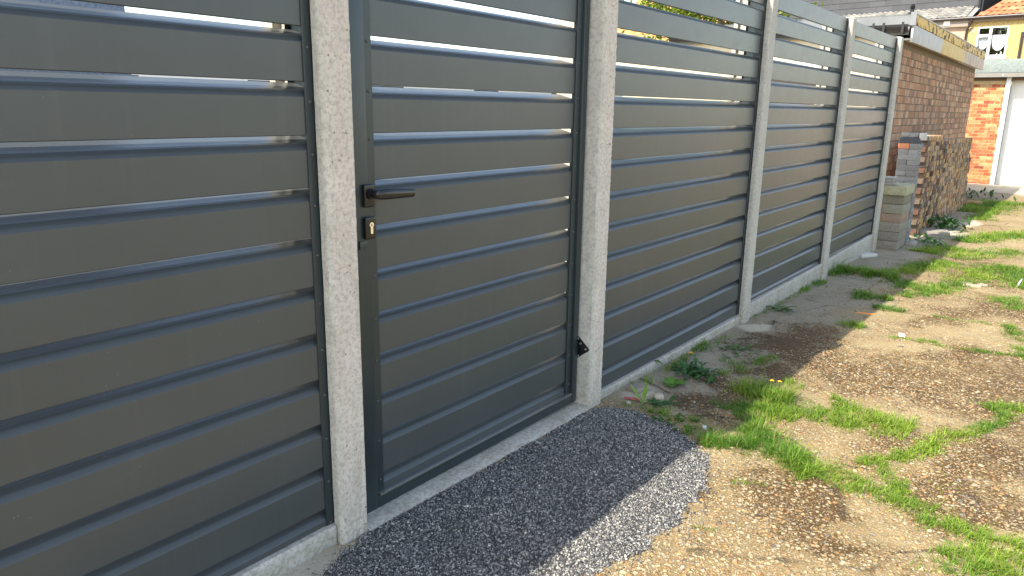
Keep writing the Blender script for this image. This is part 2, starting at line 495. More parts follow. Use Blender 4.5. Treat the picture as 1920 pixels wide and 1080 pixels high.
# ------------------------------------------------------------------ concrete posts
POST_Y = [1.344, 2.834, 4.826, 6.746, 8.666]
PW, PD, PH = 0.107, 0.24, 2.125
def post(i, label, slot_l, slot_r, mats, rough):
    y0 = POST_Y[i]; y1 = y0 + PW
    zb = float(gz(0, y0)) - 0.12
    root = thing('concrete_post', label, 'post', (-PD / 2, (y0 + y1) / 2, float(gz(0, y0))), 'concrete fence posts')
    c = 0.009
    def lin(a, b, n):
        return [(a[0] + (b[0] - a[0]) * k / n, a[1] + (b[1] - a[1]) * k / n) for k in range(n)]
    ol = []; fr = []
    nf = 12 if i < 2 else 6
    seq = [((-c * 1.2, y0 ), (-0.0, y0 + c), 2, 0), ((0, y0 + c), (0, y1 - c * .6), nf, 1), ((0, y1 - c * .6), (-c * .6, y1), 1, 1)]
    if slot_r:
        seq += [((-c * .6, y1), (-0.038, y1), 3, 0), ((-0.038, y1), (-0.040, y1 - 0.026), 1, 0), ((-0.040, y1 - 0.026), (-0.212, y1 - 0.026), 1, 0), ((-0.212, y1 - 0.026), (-0.214, y1), 1, 0), ((-0.214, y1), (-PD, y1), 1, 0)]
    else:
        seq += [((-c * .6, y1), (-PD, y1), 6, 0)]
    seq += [((-PD, y1), (-PD, y0), 2, 0)]
    if slot_l:
        seq += [((-PD, y0), (-0.214, y0), 1, 0), ((-0.214, y0), (-0.212, y0 + 0.026), 1, 0), ((-0.212, y0 + 0.026), (-0.040, y0 + 0.026), 1, 0), ((-0.040, y0 + 0.026), (-0.038, y0), 1, 0), ((-0.038, y0), (-c * 1.2, y0), 3, 0)]
    else:
        seq += [((-PD, y0), (-c * 1.2, y0), 7, 0)]
    for a, b, n, f in seq:
        ol += lin(a, b, n); fr += [f] * n
    n = len(ol)
    nz_ = 190 if i < 2 else 60
    zs = [zb + (PH - 0.012 - zb) * k / nz_ for k in range(nz_ + 1)]
    vs = []
    for z in zs:
        for (x, y), f in zip(ol, fr):
            if f and rough:
                q = Vector((x * 60, y * 60, z * 60 + i * 31))
                d = mnoise.noise(q) * 0.0022 + mnoise.noise(q * 2.1) * 0.0018 - max(0, mnoise.noise(q * 1.4 + Vector((9, 3, 1))) - 0.30) * 0.011
                x += d
                if y > y1 - 0.012:
                    y += mnoise.noise(q * 0.8) * 0.0022
            else:
                q = Vector((x * 22, y * 22, z * 22 + i * 31))
                x += mnoise.noise(q) * 0.0008; y += mnoise.noise(q + Vector((5, 5, 5))) * 0.0008
            vs.append((x, y, z))
    fs = []; mi = []
    for k in range(nz_):
        for j in range(n):
            j2 = (j + 1) % n
            fs.append((k * n + j, k * n + j2, (k + 1) * n + j2, (k + 1) * n + j)); mi.append(1 if fr[j] else 0)
    # weathered cap
    b = len(vs); cx, cy = -PD / 2, (y0 + y1) / 2
    for sc_, zz in ((0.93, PH - 0.003), (0.84, PH)):
        for x, y in ol:
            vs.append((cx + (x - cx) * sc_, cy + (y - cy) * sc_, zz))
    top = nz_ * n
    for a0, a1 in ((top, b), (b, b + n)):
        for j in range(n):
            j2 = (j + 1) % n
            fs.append((a0 + j, a0 + j2, a1 + j2, a1 + j)); mi.append(0)
    fs.append(tuple(range(b + n, b + 2 * n))); mi.append(0)
    mb = MB(); mb.v = vs; mb.f = fs; mb.c = [(1, 1, 1)] * len(vs); mb.mi = mi
    obj('shaft', mb, mats, root, smooth=True)
    return root
MR = [M['smooth_concrete'], M['rough_concrete']]; MG = [M['grey_concrete'], M['grey_concrete']]
post(0, 'pitted pale concrete post at the latch side of the gate', True, False, MR, True)
post(1, 'concrete post at the hinge side of the gate, smooth rounded flank', False, True, MR, True)
post(2, 'slim concrete fence post with a small black hole near its foot', True, True, MG, False)
post(3, 'slim concrete fence post standing in tall grass', True, True, MG, False)
post(4, 'last concrete fence post, beside the stacked concrete blocks', True, False, MG, False)

# ------------------------------------------------------------------ gravel boards and the gate sill
def board(y0, y1, zt0, zt1, label):
    ym = (y0 + y1) / 2
    root = thing('gravel_board', label, 'gravel board', (-0.05, ym, float(gz(0, ym))), 'concrete gravel boards under the fence')
    n = 60; mb = MB(); vs = []; fs = []
    prof = [(-0.024, -0.14, 0), (-0.024, -0.05, 1), (-0.024, -0.02, 1), (-0.024, -0.006, 1), (-0.029, 0.0, 1), (-0.074, 0.0, 1), (-0.074, -0.14, 0)]
    for k in range(n + 1):
        y = y0 + (y1 - y0) * k / n; zt = zt0 + (zt1 - zt0) * k / n
        for j, (x, z, w) in enumerate(prof):
            q = Vector((x * 10, y * 14, j * 3.1))
            vs.append((x + mnoise.noise(q) * 0.0022, y, (zt + z if w else float(gz(0, y)) - 0.14) + (mnoise.noise(q * 1.7) * 0.0015 if w else 0)))
    m_ = len(prof)
    for k in range(n):
        for j in range(m_):
            j2 = (j + 1) % m_
            fs.append((k * m_ + j, k * m_ + j2, (k + 1) * m_ + j2, (k + 1) * m_ + j))
    fs += [tuple(range(m_)), tuple(range(n * m_, (n + 1) * m_))]
    mb.add(vs, fs)
    obj('board', mb, M['board_concrete'], root, smooth=True)
board(-0.6, 1.340, 0.056, 0.050, 'concrete gravel board left of the gate, sandy mortar at its foot')
board(2.945, 4.822, 0.006, -0.004, 'low concrete gravel board right of the gate, behind the yellow flower')
board(4.937, 6.742, 0.045, 0.058, 'concrete gravel board above the flat weed rosette, between the third and fourth posts')
board(6.857, 8.662, 0.066, 0.082, 'concrete gravel board behind the tall grass, nearest the block pile')
root = thing('gate_sill', 'weathered concrete sill under the gate along the dark stone apron', 'sill', (-0.06, 2.14, -0.03))
mb = MB(); vs = []; fs = []
n = 50; prof = [(0.006, -0.10), (0.005, -0.004), (-0.004, 0.002), (-0.05, 0.006), (-0.12, 0.007), (-0.12, -0.10)]
for k in range(n + 1):
    y = 1.452 + (2.832 - 1.452) * k / n
    for j, (x, z) in enumerate(prof):
        q = Vector((x * 30, y * 12, j))
        vs.append((x + mnoise.noise(q) * 0.004, y, float(gz(0, y)) + 0.008 + z + mnoise.noise(q * 2) * 0.0025))
m_ = len(prof)
for k in range(n):
    for j in range(m_):
        fs.append((k * m_ + j, k * m_ + (j + 1) % m_, (k + 1) * m_ + (j + 1) % m_, (k + 1) * m_ + j))
fs += [tuple(range(m_)), tuple(range(n * m_, (n + 1) * m_))]
mb.add(vs, fs)
obj('slab', mb, M['board_concrete'], root, smooth=True)

# ------------------------------------------------------------------ slatted metal panels
PITCH, Z0 = 0.1455, 2.003
def arc_slat(mb, xf, y0, y1, zb, full=True, ztop=None):
    """one folded slat: flat face, rounded lip, sloping fold that rises back behind the slat above"""
    if ztop is None:
        p = [(-0.016, 0.0030), (-0.015, 0.0010), (-0.003, 0.0), (0.0, 0.002), (0.0, 0.1045), (-0.0006, 0.1056), (-0.0018, 0.1070), (-0.0065, 0.1125),
             (-0.0120, 0.1178), (-0.0190, 0.1225), (-0.0280, 0.1262), (-0.042, 0.1295), (-0.070, 0.1368), (-0.102, 0.1448), (-0.104, 0.1430), (-0.070, 0.1345), (-0.026, 0.1232), (-0.009, 0.1105), (-0.004, 0.100), (-0.004, 0.005)]
    else:
        h = ztop - zb
        p = [(-0.018, 0.0022), (-0.017, 0.0008), (-0.003, 0.0), (0.0, 0.003), (0.0, h - 0.004), (-0.003, h), (-0.030, h), (-0.033, h - 0.01), (-0.004, h - 0.012), (-0.004, 0.006)]
    mb.prism_y([(xf + a, zb + b) for a, b in p], y0, y1)

def slats(mb, xf, y0, y1, zbot, ztop):
    k = 0 if ztop > Z0 + 0.02 else 1
    while True:
        zb = Z0 - k * PITCH
        if k == 0:
            arc_slat(mb, xf, y0, y1, zb, ztop=ztop)
        elif zb > zbot + 0.012:
            arc_slat(mb, xf + random.uniform(-.0007, .0004), y0, y1, zb + random.uniform(-.0005, .0005))
        else:
            # bottom slat cut to the rail
            h = zb + 0.1448 - zbot
            q0 = h - 0.1448
            p = [(-0.013, 0.0), (0.0, 0.0), (0.0, q0 + 0.1045), (-0.0006, q0 + 0.1056), (-0.0018, q0 + 0.1070), (-0.0065, q0 + 0.1125), (-0.0120, q0 + 0.1178), (-0.0190, q0 + 0.1225), (-0.0280, q0 + 0.1262), (-0.042, q0 + 0.1295), (-0.070, q0 + 0.1368), (-0.102, q0 + 0.1448), (-0.104, q0 + 0.1430), (-0.070, q0 + 0.1345), (-0.026, q0 + 0.1232), (-0.013, q0 + 0.1155)]
            mb.prism_y([(xf + a, zbot + b) for a, b in p], y0, y1)
            break
        k += 1

screw_me = None
def screw(parent, x, y, z):
    """a dome-headed screw whose axis points along +x"""
    global screw_me
    off = wloc(parent)
    if screw_me is None:
        mb = MB()
        ring = []
        vs = []; fs = []
        for rr, xx in ((0.0050, 0.0), (0.0047, 0.0016), (0.0032, 0.0028), (0.0014, 0.0030), (0.0012, 0.0016)):
            for a in range(10):
                vs.append((xx, rr * math.cos(a * math.pi / 5), rr * math.sin(a * math.pi / 5)))
        for k in range(4):
            for a in range(10):
                fs.append((k * 10 + a, k * 10 + (a + 1) % 10, (k + 1) * 10 + (a + 1) % 10, (k + 1) * 10 + a))
        fs.append(tuple(range(40, 50)))
        mb.add(vs, fs)
        o = obj('screw', mb, M['screw'], None, smooth=True)
        screw_me = o.data
    else:
        o = bpy.data.objects.new('screw', screw_me); COL.objects.link(o)
    o.parent = parent
    o.location = Vector((x, y, z)) - off
    return o

def panel(y0, y1, zbot, label, screws, ztop=2.116):
    ym = (y0 + y1) / 2
    root = thing('fence_panel', label, 'fence panel', (-0.06, ym, zbot), 'anthracite slatted fence panels')
    xf = -0.046
    mb = MB(); slats(mb, xf, y0 - 0.017, y1 + 0.017, zbot + 0.002, ztop)
    obj('slat_panel', mb, M['slat'], root)
    for s in (0, 1):
        ye = y0 - 0.022 if s == 0 else y1 + 0.022
        sg = 1 if s == 0 else -1
        mb = MB()
        f = 0.050
        # U channel: front flange with a small folded lip, web, back flange
        ya = ye; yb = ye + sg * f
        mb.prism_z([(xf + 0.004, ya), (xf + 0.004, yb - sg * 0.001), (xf + 0.003, yb), (xf + 0.0015, yb), (xf + 0.0015, ya)], zbot, ztop)
        mb.prism_z([(xf + 0.0015, ya), (xf + 0.0015, ya + sg * 0.002), (xf - 0.112, ya + sg * 0.002), (xf - 0.112, ya)], zbot, ztop)
        mb.prism_z([(xf - 0.112, ya), (xf - 0.112, ya + sg * 0.020), (xf - 0.114, ya + sg * 0.020), (xf - 0.114, ya)], zbot, ztop)
        obj('side_channel', mb, M['frame'], root)
        if screws and s == 1:
            for k in range(14):
                screw(root, xf + 0.004, ye - 0.034, ztop - 0.056 - k * PITCH)
    return root
panel(-0.60, 1.344, 0.052, 'nearest dark grey slatted fence panel, left of the gate', True, 2.005)
panel(2.941, 4.826, 0.003, 'dark grey slatted fence panel directly right of the gate', False)
panel(4.933, 6.746, 0.055, 'dark grey slatted fence panel, second one right of the gate', False)
panel(6.853, 8.666, 0.077, 'farthest dark grey slatted fence panel, next to the block pile', False)

# ------------------------------------------------------------------ the gate
g0, g1, gb, gt, gx = 1.463, 2.820, -0.004, 2.116, -0.069
gate = thing('slatted_gate', 'dark grey slatted metal gate with a black lever handle', 'gate', (gx - 0.02, 2.14, gb))
mb = MB(); slats(mb, gx - 0.019, 1.5605, 2.7805, gb + 0.046, gt - 0.045)
obj('slat_panel', mb, M['slat'], gate)
mb = MB()
mb.box(gx - 0.04, gx, g0, 1.559, gb, gt)
obj('lock_stile', mb, M['frame'], gate, bevel=0.003)
mb = MB(); mb.box(gx - 0.04, gx, 2.782, g1, gb, gt)
obj('hinge_stile', mb, M['frame'], gate, bevel=0.003)
mb = MB(); mb.box(gx - 0.04, gx - 0.0005, 1.559, 2.782, gb, gb + 0.044)
obj('bottom_rail', mb, M['frame'], gate, bevel=0.004)
mb = MB(); mb.box(gx - 0.020, gx + 0.006, 1.566, 2.776, gb + 0.0445, gb + 0.0525)
obj('rail_bead', mb, M['bead'], gate, bevel=0.003)
mb = MB(); mb.box(gx - 0.04, gx - 0.0005, 1.559, 2.782, gt - 0.044, gt)
obj('top_rail', mb, M['frame'], gate, bevel=0.003)
for (a, b, s) in ((1.559, 1.598, 1), (2.745, 2.782, -1)):
    mb = MB()
    # angle with a folded inner lip
    if s > 0:
        mb.prism_z([(gx - 0.011, a + 0.0005), (gx - 0.011, b - 0.002), (gx - 0.013, b), (gx - 0.030, b), (gx - 0.030, b - 0.0015), (gx - 0.014, b - 0.002), (gx - 0.014, a + 0.0005)], gb + 0.045, gt - 0.045)
    else:
        mb.prism_z([(gx - 0.011, b - 0.0005), (gx - 0.011, a + 0.002), (gx - 0.013, a), (gx - 0.030, a), (gx - 0.030, a + 0.0015), (gx - 0.014, a + 0.002), (gx - 0.014, b - 0.0005)], gb + 0.045, gt - 0.045)
    ang = obj('slat_retainer', mb, M['frame'], gate)
    for k in range(14):
        screw(ang, gx - 0.011, (a + b) / 2 + 0.001, 1.985 - k * PITCH)
# handle: plate and lever
mb = MB(); mb.box(gx, gx + 0.013, 1.531, 1.572, 1.050, 1.122)
plate = obj('handle_plate', mb, M['handle'], gate, bevel=0.0055, bseg=3)
mb = MB()
zl = 1.092
pts = [(gx + 0.012, 1.551, zl), (gx + 0.030, 1.551, zl), (gx + 0.042, 1.552, zl), (gx + 0.050, 1.560, zl), (gx + 0.054, 1.580, zl), (gx + 0.055, 1.61, zl - 0.001), (gx + 0.054, 1.65, zl - 0.003), (gx + 0.052, 1.690, zl - 0.005), (gx + 0.0515, 1.705, zl - 0.0055)]
mb.tube(pts, [0.011, 0.0115, 0.0135, 0.0155, 0.0165, 0.0162, 0.0148, 0.0134, 0.0126], 16, flat=0.5)
mb.tube([(gx + 0.012, 1.551, zl), (gx + 0.024, 1.551, zl)], [0.017, 0.015], 18)
obj('lever', mb, M['handle'], plate, smooth=True)
mb = MB(); mb.box(gx, gx + 0.014, 1.531, 1.572, 0.949, 1.020)
lock = obj('lock_plate', mb, M['handle'], gate, bevel=0.0055, bseg=3)
mb = MB()
prof = [(1.5535 + 0.0085 * math.sin(a), 0.9945 + 0.0085 * math.cos(a)) for a in np.linspace(-2.5, 2.5, 20)]
prof += [(1.5535 + 0.0050, 0.970), (1.5535 + 0.0042, 0.967), (1.5535, 0.9655), (1.5535 - 0.0042, 0.967), (1.5535 - 0.0050, 0.970)]
mb.prism_x(prof, gx + 0.013, gx + 0.0165)
cyl = obj('lock_cylinder', mb, M['brass'], lock)
mb = MB()
mb.prism_x([(1.5535 + 0.0028 * math.cos(a), 0.9945 + 0.0028 * math.sin(a)) for a in np.linspace(0, 2 * math.pi, 12, endpoint=False)], gx + 0.0163, gx + 0.0169)
mb.box(gx + 0.0163, gx + 0.0170, 1.5528, 1.5542, 0.9890, 0.9935)
obj('keyhole', mb, M['blackmatt'], lock)
# latch nib below the lock, rounded
mb = MB()
mb.prism_x([(1.512, 0.918), (1.532, 0.919), (1.540, 0.924), (1.543, 0.932), (1.541, 0.940), (1.534, 0.944), (1.512, 0.944)], gx, gx + 0.006)
obj('latch_cover', mb, M['frame'], gate, bevel=0.001)
# hinge plate on the flank of the hinge post
mb = MB()
yp = 2.834
mb.prism_y([(-0.118, 0.330), (-0.090, 0.329), (-0.078, 0.320), (-0.017, 0.268), (-0.012, 0.262), (-0.017, 0.255), (-0.078, 0.208), (-0.092, 0.202), (-0.118, 0.202)], yp - 0.0055, yp - 0.0008)
hp = obj('hinge_plate', mb, M['black'], gate, bevel=0.0012)
for bx, bz in ((-0.075, 0.306), (-0.030, 0.262), (-0.072, 0.222), (-0.060, 0.284)):
    mb = MB()
    mb.tube([(bx, yp - 0.005, bz), (bx, yp - 0.011, bz)], [0.0065, 0.0045], 6)
    obj('bolt', mb, M['steel'], hp)
mb = MB(); mb.tube([(-0.090, yp - 0.014, 0.225), (-0.090, yp - 0.014, 0.305)], 0.009, 12)
obj('hinge_pin', mb, M['black'], hp, smooth=True)
# the small black hole plug at the foot of the third post / board joint
mb = MB(); mb.box(-0.0235, -0.0200, 4.941, 4.966, -0.018, 0.012)
tag(obj('drain_plug', mb, M['blackmatt'], None, loc=(-0.022, 4.953, -0.002)), 'tiny black square plug in the board beside a slim concrete post', 'plug')

# ------------------------------------------------------------------ pile of concrete blocks beside the last post
zb = float(gz(0.08, 9.1)) + 0.004
cols = [(0.29, 0.25, 0.21), (0.26, 0.235, 0.195), (0.29, 0.27, 0.22), (0.35, 0.24, 0.19), (0.31, 0.29, 0.23), (0.25, 0.23, 0.19)]
names = ['bottom concrete block of the pile by the last post', 'grey concrete block, second from the ground in the pile', 'grey concrete block directly under the pinkish one', 'pinkish concrete block in the middle of the pile', 'grey-green concrete block directly on the pinkish one', 'set-back concrete block under the mossy cap slab']
for k in range(6):
    dx = [0, 0.004, 0.008, 0.012, 0.016, 0.0][k]
    mb = MB(); h0 = zb + k * 0.1005
    mb.box(-0.035 + dx, 0.182 + dx * 0.3, 8.90 + (0.03 if k == 5 else random.uniform(-.006, .006)), 9.345, h0, h0 + 0.098, cols[k], jit=0.003)
    tag(obj('concrete_block', mb, M['block'], None, bevel=0.006, loc=(0.075, 9.12, h0)), names[k], 'block', 'concrete blocks by the last post')
h0 = zb + 6 * 0.1005
mb = MB(); mb.box(-0.045, 0.200, 8.885, 9.36, h0, h0 + 0.098, (0.44, 0.42, 0.27), jit=0.003)
tag(obj('cap_slab', mb, M['block'], None, bevel=0.007, loc=(0.075, 9.12, h0)), 'yellowish mossy cap slab carrying the little stack of tiles', 'slab')
h0 += 0.099
for k in range(6):
    mb = MB(); z = h0 + k * 0.0155
    cx = -0.005 + random.uniform(-.012, .012)
    mb.box(cx - 0.062, cx + 0.062, 8.905, 9.08, z, z + 0.0125, (0.46, 0.43, 0.39) if k % 2 else (0.36, 0.335, 0.30), rz=random.uniform(-.12, .12))
    lb = ['bottom', 'second', 'third', 'fourth', 'fifth', 'top'][k]
    tag(obj('wall_tile', mb, M['stone'], None, bevel=0.0015, loc=(cx, 9.0, z)), f'{lb} tile of the small tile stack on the mossy slab, counted upwards', 'tile', 'tiles on the mossy slab')
# grey paving bricks stacked behind the blocks
zq = float(gz(0.08, 9.6)) + 0.004
H = 0.0605
def paver(x0, x1, y0, y1, z, col, label):
    mb = MB(); mb.box(x0 + .001, x1 - .001, y0 + .001, y1 - .001, z + 0.0005, z + H - 0.001, col, jit=0.0022)
    tag(obj('paving_brick', mb, M['block2'], None, bevel=0.003, loc=((x0 + x1) / 2, (y0 + y1) / 2, z)), label, 'paving brick', 'grey paving bricks behind the block pile')
M['block2'] = mk_tinted('grey_paving_brick', var=0.3)
for k in range(19):
    lean = k * 0.0012
    def cc():
        g = random.uniform(0.20, 0.31); return (g, g * 0.98, g * 0.95)
    z = zq + k * H; ya = 9.375 - (0.0 if k > 12 else -0.012) ; xr = 0.185 + random.uniform(-.004, .004) - 0.0 * lean
    nm = 'grey paving brick in the tall column behind the block pile'
    if k % 2 == 0:
        if k == 18:
            pass
        else:
            paver(xr - 0.205, xr, ya, ya + 0.1, z, cc(), nm)
            paver(xr - 0.205, xr, ya + 0.102, ya + 0.202, z, cc(), nm)
    else:
        paver(xr - 0.103, xr, ya, ya + 0.202, z, cc(), nm)
        paver(xr - 0.206, xr - 0.105, ya, ya + 0.202, z, cc(), nm)
z = zq + 18 * H
mb = MB(); mb.box(-0.028, 0.085, 9.37, 9.57, z + .001, z + H - .001, (0.62, 0.25, 0.13), jit=0.002)
tag(obj('orange_brick', mb, M['block2'], None, bevel=0.003, loc=(0.03, 9.47, z)), 'orange brick on top of the grey paving column', 'brick')
mb = MB(); mb.box(0.088, 0.192, 9.37, 9.57, z + .001, z + H - .001, (0.25, 0.245, 0.24), jit=0.002)
tag(obj('paving_brick', mb, M['block2'], None, bevel=0.003, loc=(0.14, 9.47, z)), 'grey paving brick right beside the orange brick', 'paving brick', 'grey paving bricks behind the block pile')
z += H
mb = MB(); mb.prism_y([(-0.035, z), (0.185, z), (0.176, z + 0.066), (-0.018, z + 0.066)], 9.37, 9.58, (0.085, 0.088, 0.095))
tag(obj('coping_brick', mb, M['block2'], None, bevel=0.003, loc=(0.08, 9.47, z)), 'dark slate-coloured coping brick above the orange brick', 'coping brick')
z += 0.0665
mb = MB()
for (a, b, h) in ((-0.012, 0.075, 0.050), (0.07, 0.16, 0.042)):
    mb.box(a, b, 9.385, 9.60, z, z + h, (0.30, 0.29, 0.28), jit=0.008)
tag(obj('mortar_lump', mb, M['block'], None, bevel=0.006, loc=(0.07, 9.5, z)), 'rough mortar-covered lump crowning the grey paving column', 'mortar lump')
mb = MB(); mb.box(0.163, 0.205, 9.39, 9.62, z - 0.03, z + 0.048, (0.60, 0.58, 0.55), jit=0.004)
tag(obj('pale_stone', mb, M['stone'], None, bevel=0.005, loc=(0.18, 9.5, z)), 'pale stone set beside the mortar lump on the paving column', 'stone')

# ------------------------------------------------------------------ the long stack of reclaimed bricks
bcols = [(0.46, 0.30, 0.14), (0.50, 0.35, 0.18), (0.40, 0.26, 0.14), (0.36, 0.25, 0.17), (0.30, 0.22, 0.16), (0.52, 0.39, 0.23), (0.27, 0.14, 0.09), (0.43, 0.33, 0.22), (0.22, 0.18, 0.15), (0.48, 0.28, 0.13)]
protos = []
LB = 'weathered yellow-brown brick in the long loose stack beside the lane'
def brick_mb(cx, cy, z, col, rz):
    mb = MB(); mb.box(cx - 0.105, cx + 0.105, cy - 0.050, cy + 0.050, z + 0.001, z + 0.063, col, rz=rz, jit=0.004)
    return mb
BY0, BY1, CP, BH = 10.30, 14.75, 0.1065, 0.0645
spots = []
ncol = int((BY1 - BY0) / CP)
for c in range(ncol):
    y = BY0 + 0.05 + c * CP
    t = c / ncol
    ncrs = int(round((1.21 - 0.06 * t) / BH)) - (1 if random.random() < 0.15 else 0)
    if c >= ncol - 1:
        ncrs -= 4
    for r_ in range(ncrs):
        x = 0.028 + random.gauss(0, 0.007) - r_ * 0.0012
        yy = y + (0.05 if r_ % 2 else 0) + random.uniform(-.003, .003)
        spots.append((x, yy, float(gz(0, yy)) + 0.003 + r_ * BH, random.gauss(0, 0.02)))
# visible size falls with distance: the 300 nearest stay individual
near = spots[:300]; rest = spots[300:]
for i, (x, y, z, rz) in enumerate(near):
    if i < 44:
        mb = brick_mb(0, 0, 0, tuple(v * 0.55 for v in bcols[(6, 8, 4, 3)[i % 4]]) if i < 19 else bcols[i % len(bcols)], 0)  # nearest column tinted darker, standing in for shade from the paving column
        o = obj('stacked_brick', mb, M['brick'], None, bevel=0.0025, bseg=1)
        protos.append(o)
    else:
        o = random.choice(protos).copy(); COL.objects.link(o)
    o.location = (x, y, z); o.rotation_euler = (0, 0, rz)
    tag(o, LB, 'brick', 'reclaimed bricks in the long stack')
mb = MB()
for (x, y, z, rz) in rest:
    mb.box(x - 0.105, x + 0.105, y - 0.049, y + 0.049, z + .001, z + 0.062, random.choice(bcols), rz=rz, jit=0.004)
tag(obj('stacked_bricks', mb, M['brick'], None, loc=(0.05, 13, -0.15)), 'far part of the long stack of reclaimed bricks', 'bricks', kind='stuff')

# ------------------------------------------------------------------ brick walls: real bricks on a mortar core
def brick_wall(name, parent, axis, p, a0, a1, z0, z1, cols, mort, sgn=1, L=0.225, H=0.075, depth=0.004, bond=True, mat='brick'):
    """axis 'y': wall face at x = p running along y; axis 'x': face at y = p running along x; sgn is the way it faces"""
    mb = MB(); t = 0.09
    q0, q1 = (p - sgn * t, p) if sgn > 0 else (p, p - sgn * t)
    lo, hi = min(p, p - sgn * t), max(p, p - sgn * t)
    if axis == 'y':
        mb.box(lo, hi, a0, a1, z0, z1, mort)
    else:
        mb.box(a0, a1, lo, hi, z0, z1, mort)
    r_ = 0; z = z0 + 0.004
    while z + H - 0.01 < z1:
        a = a0 - (L / 2 if r_ % 2 else 0)
        while a < a1:
            b0, b1 = max(a + 0.004, a0 + .001), min(a + L - 0.006, a1 - .001)
            if b1 - b0 > 0.03:
                d = depth + random.uniform(-.0015, .003)
                f0, f1 = sorted((p - sgn * 0.01, p + sgn * d))
                c = random.choice(cols); k = random.uniform(.8, 1.15); c = tuple(v * k for v in c)
                if axis == 'y':
                    mb.box(f0, f1, b0, b1, z, z + H - 0.012, c, jit=0.0015)
                else:
                    mb.box(b0, b1, f0, f1, z, z + H - 0.012, c, jit=0.0015)
            a += L
        z += H; r_ += 1
    return obj(name, mb, M[mat], parent)

# --- brick garage behind the fence end: long flank towards the lane, cream end wall towards the camera
XW, GY0, GY1 = -0.42, 10.86, 18.15
zg = float(gz(0, 14)) - 0.1
gar = thing('brick_garage', 'long brick garage with a peeling timber fascia, beyond the fence end', 'garage', (-1.9, 14.5, zg))
rcols = [(0.46, 0.26, 0.15), (0.50, 0.30, 0.18), (0.42, 0.24, 0.14), (0.36, 0.24, 0.16), (0.46, 0.31, 0.21), (0.54, 0.37, 0.24), (0.32, 0.20, 0.14)]
brick_wall('flank_wall', gar, 'y', XW, GY0, GY1, zg, 2.27, rcols, (0.22, 0.18, 0.13), 1, L=0.16, H=0.098, depth=0.007)
def mk_render(name, col, var=0.2):
    t = NT(name); c = t.pos()
    n = t.noise(c, 2.2, 6, 0.65); f = t.noise(c, 60, 4); s = t.vor(c, 42)
    base = t.mix(t.ramp(n, [(0.3, 0.0), (0.7, 1.0)]), tuple(k * (1 - var) for k in col), col)
    t.set(Base_Color=base, Roughness=0.9, Specular_IOR_Level=0.2, Normal=t.bump(f, 0.35, 0.006))
    return t.m
M['cream'] = mk_render('cream_render', (0.66, 0.58, 0.42))
mb = MB(); mb.box(-3.5, XW - 0.09, GY0, GY0 + 0.1, zg, 2.42); mb.box(-3.5, -3.4, GY0 + 0.1, GY1, zg, 2.42); mb.box(-3.4, XW - 0.09, GY1 - 0.1, GY1, zg, 2.27)
obj('end_wall', mb, M['cream'], gar)
mb = MB(); mb.box(-2.2, -1.35, GY0 - 0.02, GY0 - 0.003, zg, 1.95)
dr = obj('door', mb, plain('dark_brown_door', (0.045, 0.028, 0.022), 0.5, var=0.3), gar)
mb = MB()
for a, b, c, d in ((-2.27, -2.2, zg, 2.02), (-1.35, -1.28, zg, 2.02), (-2.2, -1.35, 1.95, 2.02)):
    mb.box(a, b, GY0 - 0.03, GY0 - 0.002, c, d)
obj('door_frame', mb, M['white'], dr)
M['felt'] = plain('grey_roof_felt', (0.16, 0.17, 0.17), 0.9, var=0.3, vs=12, bump=0.5, bs=200)
mb = MB(); mb.prism_x([(GY0 - 0.06, 2.42), (GY1 + 0.12, 2.42), (GY1 + 0.12, 2.575), (GY0 - 0.06, 2.575)], -3.6, -0.323)
roof = obj('roof', mb, M['felt'], gar)
# fascia towards the lane: a tarry upper strip with bare yellow timber, a lower board in three stretches
def mk_strip():
    t = NT('tarred_timber_strip'); c = t.pos()
    n = t.noise(t.co('Object', (1, 1.0, 1.6)), 5.5, 5, 0.7); d = t.vor(c, 9)
    mask = t.ramp(n, [(0.44, 0.0), (0.48, 1.0)])
    nail = t.ramp(d.outputs['Distance'], [(0.10, 1.0), (0.16, 0.0)])
    base = t.mix(mask, (0.045, 0.042, 0.035), (0.66, 0.47, 0.17))
    base = t.mix(t.math('MULTIPLY', nail, 0.9), base, (0.03, 0.025, 0.02))
    t.set(Base_Color=base, Roughness=0.8)
    return t.m
mb = MB(); mb.box(-0.322, -0.290, GY0 - 0.05, GY1 + 0.10, 2.455, 2.572)
obj('upper_fascia', mb, mk_strip(), gar, bevel=0.003)
mb = MB(); mb.box(-0.322, -0.283, GY0 - 0.06, GY1 + 0.11, 2.572 + .001, 2.590)
obj('edge_trim', mb, M['steel2'] if 'steel2' in M else plain('dull_grey_trim', (0.30, 0.31, 0.31), 0.5, 0.3), gar)
for a, b, mt, lb in ((GY0 - 0.05, 13.06, plain('grey_faced_board', (0.50, 0.50, 0.49), 0.6, var=0.25, vs=9), 'grey-faced stretch of fascia board'),
                     (13.063, 15.5, plain('bare_yellow_plywood', (0.68, 0.52, 0.24), 0.8, var=0.2, vs=7), 'bare yellow plywood stretch of fascia'),
                     (15.503, GY1 + 0.1, plain('pale_pinkish_board', (0.58, 0.48, 0.38), 0.7, var=0.35, vs=5), 'pale pinkish end of the fascia, dented')):
    mb = MB(); mb.box(-0.325, -0.298, a, b, 2.245, 2.452)
    o = obj('lower_fascia', mb, mt, gar, bevel=0.002); o['label'] = lb
mb = MB(); mb.box(XW + 0.004, -0.326, GY0 - 0.04, GY1 + 0.09, 2.271, 2.29)
obj('soffit', mb, plain('dirty_white_soffit', (0.55, 0.52, 0.46), 0.7, var=0.3, vs=4), gar)
